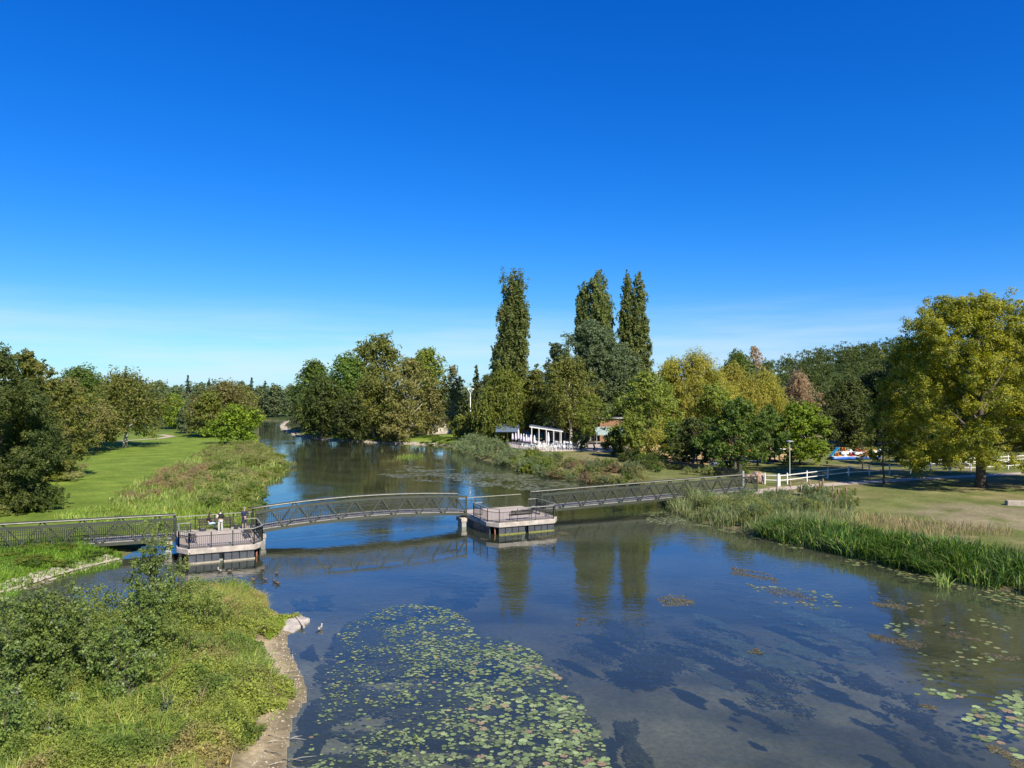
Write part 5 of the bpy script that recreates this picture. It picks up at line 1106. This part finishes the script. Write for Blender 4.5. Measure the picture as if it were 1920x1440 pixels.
for i, (poly, n, lab) in enumerate([
    ([(1370, 1062), (1400, 1064), (1465, 1085), (1462, 1095), (1400, 1082), (1372, 1078)], 1800, 'brown floating weed mat below the right span'),
    ([(1218, 1122), (1262, 1113), (1305, 1125), (1300, 1137), (1240, 1137)], 1500, 'brown floating weed mat in the middle of the open water'),
    ([(1068, 1162), (1090, 1160), (1100, 1170), (1080, 1175)], 260, 'small floating weed mat at the end of the poplar reflection'),
    ([(1632, 1120), (1670, 1125), (1705, 1140), (1690, 1146), (1640, 1135)], 1200, 'speckled weed mat at the edge of the tree reflection'),
    ([(1700, 1155), (1740, 1160), (1760, 1172), (1720, 1170)], 500, 'weed mat inside the large tree reflection'),
    ([(1610, 1180), (1660, 1190), (1740, 1210), (1725, 1222), (1650, 1205)], 1300, 'long weed mat trailing across the large tree reflection'),
    ([(1780, 1185), (1850, 1195), (1835, 1205), (1785, 1195)], 700, 'narrow weed mat in the upper right water'),
    ([(1840, 1225), (1915, 1230), (1920, 1240), (1860, 1238)], 700, 'weed mat touching the right frame edge'),
    ([(1390, 1217), (1425, 1220), (1430, 1230), (1400, 1229)], 400, 'small brown weed mat right of the middle'),
    ([(1430, 1100), (1500, 1112), (1530, 1125), (1500, 1130), (1440, 1112)], 900, 'weed mat with scattered pads right of the river middle'),
    ([(1820, 1385), (1880, 1400), (1930, 1425), (1930, 1440), (1860, 1415), (1810, 1392)], 1900, 'grey weed mat fringing the lower right lily cluster'),
    ([(1730, 1322), (1760, 1330), (1770, 1350), (1740, 1345)], 500, 'dark weed mat left of the lower right lily cluster'),
    ([(1030, 1003), (1060, 995), (1068, 1000), (1045, 1008), (900, 1013), (900, 1006), (945, 1012)], 1400, 'algae and weed caught round the right platform')]):
    weedcloud('weed_mat', poly, int(n * .8), lab, (.004, .03), MATP, .09, .7, 100 + i, .38, 50 + i, (.8, -.5))
    o = bpy.context.scene.objects[-1]
for o in bpy.data.objects:
    if o.name.startswith('weed_mat'): o['category'] = 'weed mat'; del o['kind']
g = rs(97)
def tuft(px, py, n, h, label, pal=IRIS, r=.35, name='reed_tuft'):
    p = P(px, py, 0); a = np.linspace(0, 6.28, 9)[:-1]; poly = [(p.x + r * math.cos(t), p.y + r * math.sin(t)) for t in a]
    o = blades(name, poly, n, h, .05, pal, label, int(px), .7, cat='reeds'); del o['kind']; 
tuft(1768, 1100, 60, (.8, 1.5), 'light green reed tuft standing in the water in front of the iris reeds', [(.2, .28, .06, 3), (.28, .32, .1, 2)], .4)
tuft(775, 857, 160, (.7, 1.3), 'small green reed island beyond the middle span', GRASS, 2.2)
tuft(755, 859, 90, (.6, 1.1), 'left end of the small reed island beyond the middle span', GRASS, 1.6)
tuft(785, 1235 + 150, 14, (.25, .5), 'thin grass tuft among the lily pads', GRASS, .12)

# ------------------------------------------------------------------ right bank: path, fence, lamp, stone, boulder
def ribbon(name, pts, w, m, z=1.03, lab=None):
    V, Fc = [], []; pts = [Vector(p) for p in pts]; q = []
    for i in range(len(pts) - 1):
        for k in range(8): q.append(pts[i].lerp(pts[i + 1], k / 8))
    q.append(pts[-1])
    for i, p in enumerate(q):
        d = (q[min(i + 1, len(q) - 1)] - q[max(i - 1, 0)]).normalized(); n_ = Vector((-d.y, d.x, 0)) * w / 2
        for s_ in (-1, 1): V.append((p.x + n_.x * s_, p.y + n_.y * s_, z))
    Fc = [(2 * i, 2 * i + 1, 2 * i + 3, 2 * i + 2) for i in range(len(q) - 1)]
    tag(link(name, np_mesh(name, V, [f[::-1] for f in Fc]), m), kind='structure')
pm = mat('gravel_path', (.46, .38, .28), .95, (.36, .29, .21), 2, bump=.4, bscale=20)
ribbon('path', [P(1400, 925, 1), P(1460, 917, 1), P(1540, 910, 1), P(1640, 903, 1), P(1760, 896, 1), P(1920, 888, 1), P(2100, 880, 1)], 2.2, pm)
ribbon('path', [P(150, 832, 1), P(240, 826, 1), P(300, 822, 1), P(322, 818, 1), P(300, 815, 1)], 2.0, pm)
def fence(pts, label, h=1.3, name='white_fence', m='white', half=False):
    a0 = P(*pts[0], 1); root = tag(empty(name, (a0.x, a0.y, 1.0)), label, 'fence'); w = [P(a, b, 1) - a0 for a, b in pts]
    for p in w:
        mb = MB(); mb.box((p.x, p.y, h / 2), (.13, .13, h), .3); mb.box((p.x, p.y, h + .03), (.17, .17, .06), .3, .7); mb.build('post', M[m], root)
    for zf in (.42, .86):
        for a, b in zip(w[:-1], w[1:]):
            mb = MB(); mb.beam(a + Vector((0, 0, h * zf)), b + Vector((0, 0, h * zf)), .05, .1); mb.build('rail', M[m], root)
fence([(1434, 908), (1460, 909), (1476, 908), (1513, 903), (1552, 898), (1591, 893), (1630, 891), (1668, 889), (1707, 888), (1745, 887), (1782, 885), (1820, 884), (1890, 880), (1960, 876)], 'white post and rail fence along the gravel path on the right')
fence([(1745, 876), (1817, 872), (1890, 868), (1960, 864)], 'second white post and rail fence farther behind the large tree', 1.2)
p = P(1460, 912, 1); mb = MB(); mb.box((0, 0, .65), (.34, .34, 1.3)); mb.box((0, 0, 1.34), (.4, .4, .1), 0, .8); r_ = tag(mb.build('gate_post', M['white'], bevel=.02), 'thick white gate post in the fence near the bridge end', 'post'); r_.location = (p.x, p.y, 1)
def lamp(px, py, H, label):
    p = P(px, py, 1); root = tag(empty('street_lamp', (p.x, p.y, 1)), label, 'street lamp'); mb = MB(); mb.tube([(0, 0, -.1), (0, 0, 1.1), (0, 0, 1.12), (0, 0, H - .1)], [.08, .08, .05, .045], 10); mb.build('pole', M['greypaint'], root)
    mb = MB(); mb.tube([(0, 0, H), (0, 0, H + .06), (0, 0, H + .12), (0, 0, H + .16)], [.42, .46, .25, .05], 20); mb.build('lamp_shade', M['greypaint'], root); mb = MB(); mb.tube([(0, 0, H - .16), (0, 0, H - .002)], [.1, .2], 14); mb.build('lamp_glass', M['lampglass'], root)
lamp(1481, 906, 5.1, 'slim grey street lamp with a flat disc head beside the white fence')
D = 176; x = at(882, D); root = tag(empty('twin_lamp', (x, D, 1)), 'tall pale lamp post with two heads in front of the dark conifer', 'street lamp'); H = zt(730, D) - 1
mb = MB(); mb.tube([(0, 0, 0), (0, 0, H - .8)], [.13, .1], 10); mb.build('pole', M['white'], root)
for s_ in (-1, 1):
    mb = MB(); mb.tube([(0, 0, H - .9), (s_ * .35, 0, H - .5), (s_ * .5, 0, H - .1)], .07, 8); mb.build('arm', M['white'], root); mb = MB(); mb.ell((s_ * .55, 0, H), (.28, .28, .2), 12, 8); mb.build('lamp_head', M['lampglass'], root)
# stone block, boulder
p = P(1903, 948, 1); mb = MB(); mb.box((0, 0, .22), (3.0, .8, .5), -.25, .97); o = tag(mb.build('stone_bench', M['stone'], bevel=.05), 'long pale stone block lying on the dry grass at the right', 'stone block'); o.location = (p.x + .8, p.y, 1)
gb = rs(5)
for (px, py, s_, lab) in [(1421, 906, 1.0, 'reddish boulder at the end of the footbridge'), (1402, 902, .6, 'smaller boulder left of the reddish boulder')]:
    p = P(px, py, 1); mb = MB(); mb.ell((0, 0, s_ * .6), (s_, s_ * .8, s_ * .85), 12, 8, .14, gb); mb.sm = [False] * len(mb.f); o = tag(mb.build('boulder', M['boulder'], bevel=.03), lab, 'boulder'); o.location = (p.x, p.y, 1)
# bollard-like dark post at the bridge end
p = P(1388, 912, 1); root = tag(empty('bridge_post', (p.x, p.y, 1)), 'dark square post at the right end of the footbridge', 'post'); mb = MB(); mb.box((0, 0, 1.3), (.28, .28, 2.6)); mb.build('column', M['steel'], root, bevel=.02); mb = MB(); mb.box((.35, 0, .9), (.22, .22, 1.8)); mb.build('grey_column', M['greypaint'], root, bevel=.02)
# info board
p = P(1457, 864, 1); root = tag(empty('info_board', (p.x, p.y, 1), .2), 'dark wooden board on two posts in front of the sandy ground', 'board')
for s_ in (-.4, .4): mb = MB(); mb.box((s_, 0, 1.2), (.16, .16, 2.4)); mb.build('post', M['darkwood'], root)
mb = MB(); mb.box((0, -.1, 1.75), (.8, .06, 1.0)); mb.build('panel', M['darkwood'], root); mb = MB(); mb.box((0, 0, 2.46), (1.1, .4, .1)); mb.build('roof', M['darkwood'], root)
p = P(1446, 866, 1); mb = MB(); mb.tube([(-1.1, 0, .15), (1.1, .2, .15)], .17, 8); o = tag(mb.build('log', M['darkwood']), 'dark log lying left of the wooden board', 'log'); o.location = (p.x, p.y, 1)
# picket fence
def picket(pts, label, h=1.25):
    a0 = P(*pts[0], 1); root = tag(empty('picket_fence', (a0.x, a0.y, 1)), label, 'fence'); w = [P(a, b, 1) - a0 for a, b in pts]; mb = MB(); rl = MB(); g = rs(3)
    for a, b in zip(w[:-1], w[1:]):
        n = int((b - a).length / .16)
        for i in range(n):
            q = a.lerp(b, i / n); mb.box((q.x, q.y, h / 2 + g.uniform(-.05, .05)), (.09, .03, h), math.atan2(b.y - a.y, b.x - a.x))
        for z in (.3, .95): rl.beam(a + Vector((0, .04, z)), b + Vector((0, .04, z)), .05, .08)
    mb.build('pickets', M['black'], root); rl.build('rails', M['black'], root)
picket([(1235, 876), (1290, 884), (1340, 892), (1385, 898)], 'dark picket fence under the trees behind the right span')

# ------------------------------------------------------------------ boats, kiosk and sandy ground
def pedalo(px, py, rz, colr, label, seat='red', slide=False, s_=1.0):
    p = P(px, py, 1); root = tag(empty('pedal_boat', (p.x, p.y, 1.02), rz), label, 'pedal boat', 'pedal boats drawn up behind the white fence'); root.scale = (s_, s_, s_)
    for y in (-.55, .55):
        mb = MB(); mb.tube([(-1.6, y, .3), (-1.3, y, .25), (0, y, .24), (1.2, y, .26), (1.75, y, .42)], [.12, .25, .27, .25, .07], 10); mb.build('hull', M[colr], root)
    mb = MB(); mb.box((-.1, 0, .5), (2.5, 1.3, .12)); mb.build('deck', M['white'], root, bevel=.03)
    for y in (-.32, .32):
        mb = MB(); mb.box((-.2, y, .66), (.5, .5, .16)); mb.box((-.5, y, .95), (.14, .5, .55), 0, .85); mb.build('seat', M[seat], root, bevel=.04)
    mb = MB(); mb.box((.95, 0, .7), (.5, 1.1, .3), 0, .7); mb.build('bow_cover', M['orange' if seat == 'red' else 'white'], root, bevel=.04)
    if slide:
        mb = MB(); mb.add([(-1.5, -.3, .6), (-1.5, .3, .6), (-.2, .3, 1.9), (-.2, -.3, 1.9), (-1.5, -.3, .72), (-1.5, .3, .72), (-.2, .3, 2.02), (-.2, -.3, 2.02)], [(3, 2, 1, 0), (4, 5, 6, 7), (0, 1, 5, 4), (1, 2, 6, 5), (2, 3, 7, 6), (3, 0, 4, 7)]); mb.build('slide', M['turq'], root)
        mb = MB(); mb.tube([(-.15, -.28, .5), (-.15, -.28, 2.1)], .03, 6); mb.tube([(-.15, .28, .5), (-.15, .28, 2.1)], .03, 6); mb.build('ladder', M['greypaint'], root)
pedalo(1573, 862, .2, 'blue', 'pedal boat with a turquoise slide, leftmost behind the white fence', 'orange', True)
pedalo(1600, 862, -.2, 'blue', 'blue hulled pedal boat with red seats right of the boat with the slide')
pedalo(1630, 861, .1, 'blue', 'blue hulled pedal boat with red seats left of the large tree')
pedalo(1612, 853, .3, 'white', 'white pedal boat in the second row with red seats', 'red')
pedalo(1640, 851, -.1, 'white', 'white pedal boat in the second row with yellow seats', 'yellow')
pedalo(1585, 852, .4, 'white', 'white pedal boat in the second row with orange seats', 'orange')
pedalo(1462, 846, .1, 'white', 'white pedal boat with a red seat on the sandy ground', 'red')
pedalo(1398, 848, .5, 'orange', 'orange pedal boat with yellow seats under the spreading tree', 'yellow')
pedalo(1352, 874, .1, 'white', 'white pedal boat under the spreading tree behind the picket fence', 'blue')
def house(px, D, wpx, top, label, wall='white', roof='roof', depth=6, name='kiosk', cat='building', nwin=4, rise=1.2, win='glass'):
    x = at(px, D); w = wpx / F * D; h = zt(top, D) - 1; root = tag(empty(name, (x, D, 1)), label, cat); mb = MB(); mb.box((0, depth / 2, h / 2), (w, depth, h)); mb.build('wall', M[wall], root)
    mb = MB(); mb.add([(-w / 2 - .4, -.4, h), (w / 2 + .4, -.4, h), (w / 2 + .4, depth + .4, h), (-w / 2 - .4, depth + .4, h), (-w / 2 - .4, depth / 2, h + rise), (w / 2 + .4, depth / 2, h + rise)], [(0, 1, 5, 4), (2, 3, 4, 5), (0, 4, 3), (1, 2, 5), (3, 2, 1, 0)]); mb.build('roof', M[roof], root)
    for i in range(nwin):
        cx = -w / 2 + w * (i + .5) / nwin; mb = MB(); mb.box((cx, -.02, h * .55), (w / nwin * .6, .08, h * .5)); f = mb.build('window', M['white'], root); mb = MB(); mb.box((cx, -.07, h * .55), (w / nwin * .5, .04, h * .42)); mb.build('pane', M[win], f)
    return root
house(1618, 172, 78, 812, 'white kiosk with windows behind the pedal boats', nwin=5, rise=.8)
house(1480, 182, 70, 812, 'low white building behind the sandy ground', nwin=4, rise=.8)
house(1572, 190, 60, 792, 'grey roofed hut behind the dark tree', 'greypaint', nwin=3)
# restaurant
RD = 163
root = tag(empty('restaurant', (at(1065, RD), RD, 1)), 'low dark restaurant building behind the white pergola', 'building')
h = zt(806, RD) - 1; w = 90 / F * RD
mb = MB(); mb.box((0, 4, h / 2), (w, 8, h)); mb.build('wall', M['darkwood'], root)
mb = MB(); mb.add([(-w / 2 - .6, -.6, h), (w / 2 + .6, -.6, h), (w / 2 + .6, 8.6, h), (-w / 2 - .6, 8.6, h), (-w / 2 + 2, 4, h + 1.7), (w / 2 - 2, 4, h + 1.7)], [(0, 1, 5, 4), (2, 3, 4, 5), (0, 4, 3), (1, 2, 5), (3, 2, 1, 0)]); mb.build('roof', M['roof'], root)
for k in range(5): mb = MB(); cx = -w / 2 + w * (k + .5) / 5; mb.box((cx, -.03, h * .5), (w / 7, .08, h * .65)); f = mb.build('window', M['greypaint'], root); mb = MB(); mb.box((cx, -.09, h * .5), (w / 8.5, .05, h * .55)); mb.build('pane', M['glass'], f)
root = tag(empty('wooden_annex', (at(1147, 168), 168, 1)), 'annex with orange wooden boards above the right awning', 'building')
h2 = zt(785, 168) - 1; mb = MB(); mb.box((0, 3, h2 / 2), (5.4, 6, h2)); mb.build('wall', M['brownwood'], root); mb = MB(); mb.box((0, 3, h2 + .12), (6.0, 6.8, .25)); mb.build('roof', M['greypaint'], root); mb = MB(); mb.tube([(-1.6, 2, h2 + .2), (-1.6, 2, h2 + 1.0)], .3, 10); mb.build('chimney', M['white'], root)
mb = MB(); mb.box((0, -.05, 1.4), (3.6, .1, 1.5)); f = mb.build('window', M['black'], root); mb = MB(); mb.box((0, -.12, 1.4), (3.3, .05, 1.2)); mb.build('pane', M['glass'], f)
def canopy(px0, px1, D, ytop, ybot, depth, m, label, pm_='white', name='awning', posts=3):
    x0, x1 = at(px0, D), at(px1, D); zt_, zb = zt(ytop, D) - 1, zt(ybot, D) - 1; root = tag(empty(name, ((x0 + x1) / 2, D, 1)), label, name.replace('_', ' ')); w = x1 - x0; mb = MB()
    mb.add([(-w / 2, 0, zb), (w / 2, 0, zb), (w / 2, depth, zt_), (-w / 2, depth, zt_), (-w / 2, 0, zb + .12), (w / 2, 0, zb + .12), (w / 2, depth, zt_ + .12), (-w / 2, depth, zt_ + .12)], [(3, 2, 1, 0), (4, 5, 6, 7), (0, 1, 5, 4), (1, 2, 6, 5), (2, 3, 7, 6), (3, 0, 4, 7)]); mb.build('canopy', M[m], root)
    for i in range(posts):
        xx = -w / 2 + .1 + (w - .2) * i / (posts - 1)
        for yy, zz in ((.1, zb), (depth - .1, zt_ - .05)): mb = MB(); mb.beam((xx, yy, 0), (xx, yy, zz), .12, .12); mb.build('post', M[pm_], root)
canopy(929, 974, 160, 797, 810, 5, 'bluegrey', 'blue grey canvas canopy at the left end of the terrace', 'black', 'canopy_tent')
canopy(1118, 1176, 155, 803, 816, 4, 'awning', 'grey green awning on the right of the restaurant', 'greypaint')
# pergola
x0, x1 = at(997, 152), at(1052, 152); root = tag(empty('pergola', (x0, 152, 1)), 'white flat roofed pergola on the terrace in front of the restaurant', 'pergola'); w = x1 - x0; zl, zr_ = zt(801, 152) - 1, zt(810, 152) - 1
for k in range(5):
    xx = w * k / 4; zz = zl + (zr_ - zl) * k / 4
    for yy in (0, 3.6): mb = MB(); mb.beam((xx, yy, 0), (xx, yy, zz), .14, .14); mb.build('post', M['white' if yy == 0 else 'greypaint'], root)  # rear row coloured grey to paint in the shade under the canopy
for yy in (0, 3.6): mb = MB(); mb.beam((-.4, yy, zl + .1), (w + .4, yy, zr_ + .1), .12, .24); mb.build('beam', M['white'], root)
mb = MB(); mb.beam((-.2, 1.8, zl + .36), (w + .2, 1.8, zr_ + .36), 3.9, .1); mb.build('canopy', M['bluegrey'], root)
# terrace deck
tp = [P(955, 840, 1), P(1005, 846, 1), P(1090, 846, 1), P(1175, 848, 1), P(1175, 830, 1), P(950, 828, 1)]
mb = MB(); mb.prism([(q.x, q.y) for q in tp], .95, 1.14); tag(mb.build('terrace', M['slab']), kind='structure')
def parasol(px, py, H, m, label, name='folded_parasol'):
    p = P(px, py, 1.1); root = tag(empty(name, (p.x, p.y, 1.14)), label, 'parasol', 'folded parasols on the terrace'); mb = MB(); mb.tube([(0, 0, 0), (0, 0, H)], .04, 6); mb.build('pole', M['greypaint'], root)
    g = rs(int(px)); mb = MB(); mb.tube([(0, 0, H * .32), (0, 0, H * .4), (0, 0, H * .6), (0, 0, H * .9), (0, 0, H + .08)], [.2, .27, .24, .15, .02], 8); mb.build('canopy', M[m], root)
    mb = MB(); mb.box((0, 0, .05), (.6, .6, .1)); mb.build('base', M['concrete'], root)
for i, (px, py, H) in enumerate([(961, 831, 2.3), (967, 832, 2.3), (972, 833, 3.2), (977, 834, 2.3), (982, 835, 2.35), (987, 836, 2.3), (991, 835, 2.2), (995, 837, 2.3), (1002, 838, 2.3)]):
    parasol(px, py, H, 'lilac_cloth', ['first', 'second', 'tall third', 'fourth', 'fifth', 'sixth', 'seventh', 'eighth', 'last'][i] + ' folded pale parasol from the left on the terrace edge')
parasol(1028, 838, 2.9, 'white_cloth', 'large white folded parasol in front of the pergola')
p = P(990, 826, 1.1); root = tag(empty('open_parasol', (p.x, p.y, 1.1)), 'red parasol behind the folded pale parasols', 'parasol'); mb = MB(); mb.tube([(0, 0, 0), (0, 0, 2.7)], .04, 6); mb.build('pole', M['greypaint'], root); mb = MB(); mb.tube([(0, 0, 2.2), (0, 0, 2.5), (0, 0, 2.9)], [1.1, .9, .05], 8); mb.build('canopy', M['red'], root)
# terrace railing
root = tag(empty('terrace_railing', (0, 0, 0)), 'white railing along the river side of the terrace', 'railing'); q0, q1, q2 = P(950, 838, 1.1), P(1004, 846, 1.1), P(1052, 847, 1.1)
mb = MB(); pst = MB()
for a, b in ((q0, q1), (q1, q2)):
    mb.beam(a + Vector((0, 0, 1.0)), b + Vector((0, 0, 1.0)), .1, .12); n = int((b - a).length / .7)
    for k in range(n + 1): q = a.lerp(b, k / n); pst.beam(q - Vector((0, 0, .8 if a is q0 else 0)), q + Vector((0, 0, .95)), .08, .08)
mb.build('handrail', M['white'], root); pst.build('posts', M['white'], root)
# chairs and tables
def chair_proto():
    root = empty('white_chair', (0, 0, 0)); mb = MB(); mb.box((0, 0, .45), (.46, .46, .05)); mb.build('seat', M['white'], root); mb = MB(); mb.box((0, .22, .72), (.46, .05, .5), 0, 1); mb.build('backrest', M['white'], root)
    for a in (-.2, .2):
        for b in (-.2, .2): mb = MB(); mb.beam((a, b, 0), (a * .95, b * .95, .43), .04, .04); mb.build('leg', M['white'], root)
    return root
def table_proto():
    root = empty('white_table', (0, 0, 0)); mb = MB(); mb.tube([(0, 0, .71), (0, 0, .75)], .45, 16); mb.build('tabletop', M['white'], root); mb = MB(); mb.tube([(0, 0, .02), (0, 0, .7)], .04, 8); mb.build('leg', M['white'], root); mb = MB(); mb.tube([(0, 0, 0), (0, 0, .04)], .28, 12); mb.build('base', M['white'], root)
    return root
cp = chair_proto(); tpz = table_proto(); first = [True]
gch = rs(77); used = [0, 0]
def put(px, py, z=1.14):
    p = P(px, py, z); o = tpz if used[1] == 0 else copy_tree(tpz); used[1] += 1; o.location = (p.x, p.y, z); tag(o, 'small round white table on the restaurant terrace', 'table', 'white terrace tables')
    for k in range(3):
        a = 2.1 * k + gch.uniform(0, 1); c = cp if used[0] == 0 else copy_tree(cp); used[0] += 1; c.location = (p.x + .75 * math.cos(a), p.y + .75 * math.sin(a), z); c.rotation_euler = (0, 0, a - math.pi / 2); tag(c, 'white chair at a small round table on the restaurant terrace', 'chair', 'white terrace chairs')
for px, py in [(1008, 842), (1018, 839), (1024, 843), (1036, 839), (1042, 843), (1052, 840), (1058, 843), (1068, 840), (1074, 843), (1082, 841), (1012, 835), (1046, 835), (1064, 836), (1078, 836), (1136, 842), (1143, 839), (1150, 843), (1160, 841), (1168, 844), (985, 841), (995, 842)]: put(px, py)
# ruined wall by the wooded point
p0, p1 = P(800, 815, 1), P(872, 812, 1); mb = MB(); gg = rs(9); n = 14
for k in range(n):
    a = p0.lerp(p1, k / n); b = p0.lerp(p1, (k + 1) / n); c = (a + b) / 2; hh_ = gg.uniform(1.8, 2.7); mb.box((c.x, c.y + gg.uniform(-.003, .003) * k, 1 + hh_ / 2), ((b - a).length * .995, .5, hh_), 0)
tag(mb.build('stone_wall', mat('lime_wall', (.55, .5, .42), .9, (.22, .2, .15), .8, bump=.6)), 'weathered pale stone wall at the right end of the wooded point', 'wall')
p = P(824, 800, 1); 
# lawn edge bushes behind fence
scatter(['green', 'dark'], [(1640, 866), (1760, 864), (1760, 850), (1640, 850)], 16, (1.2, 2.0), (.9, 1.8), 'below the large yellowing tree behind the fence', seed=17)
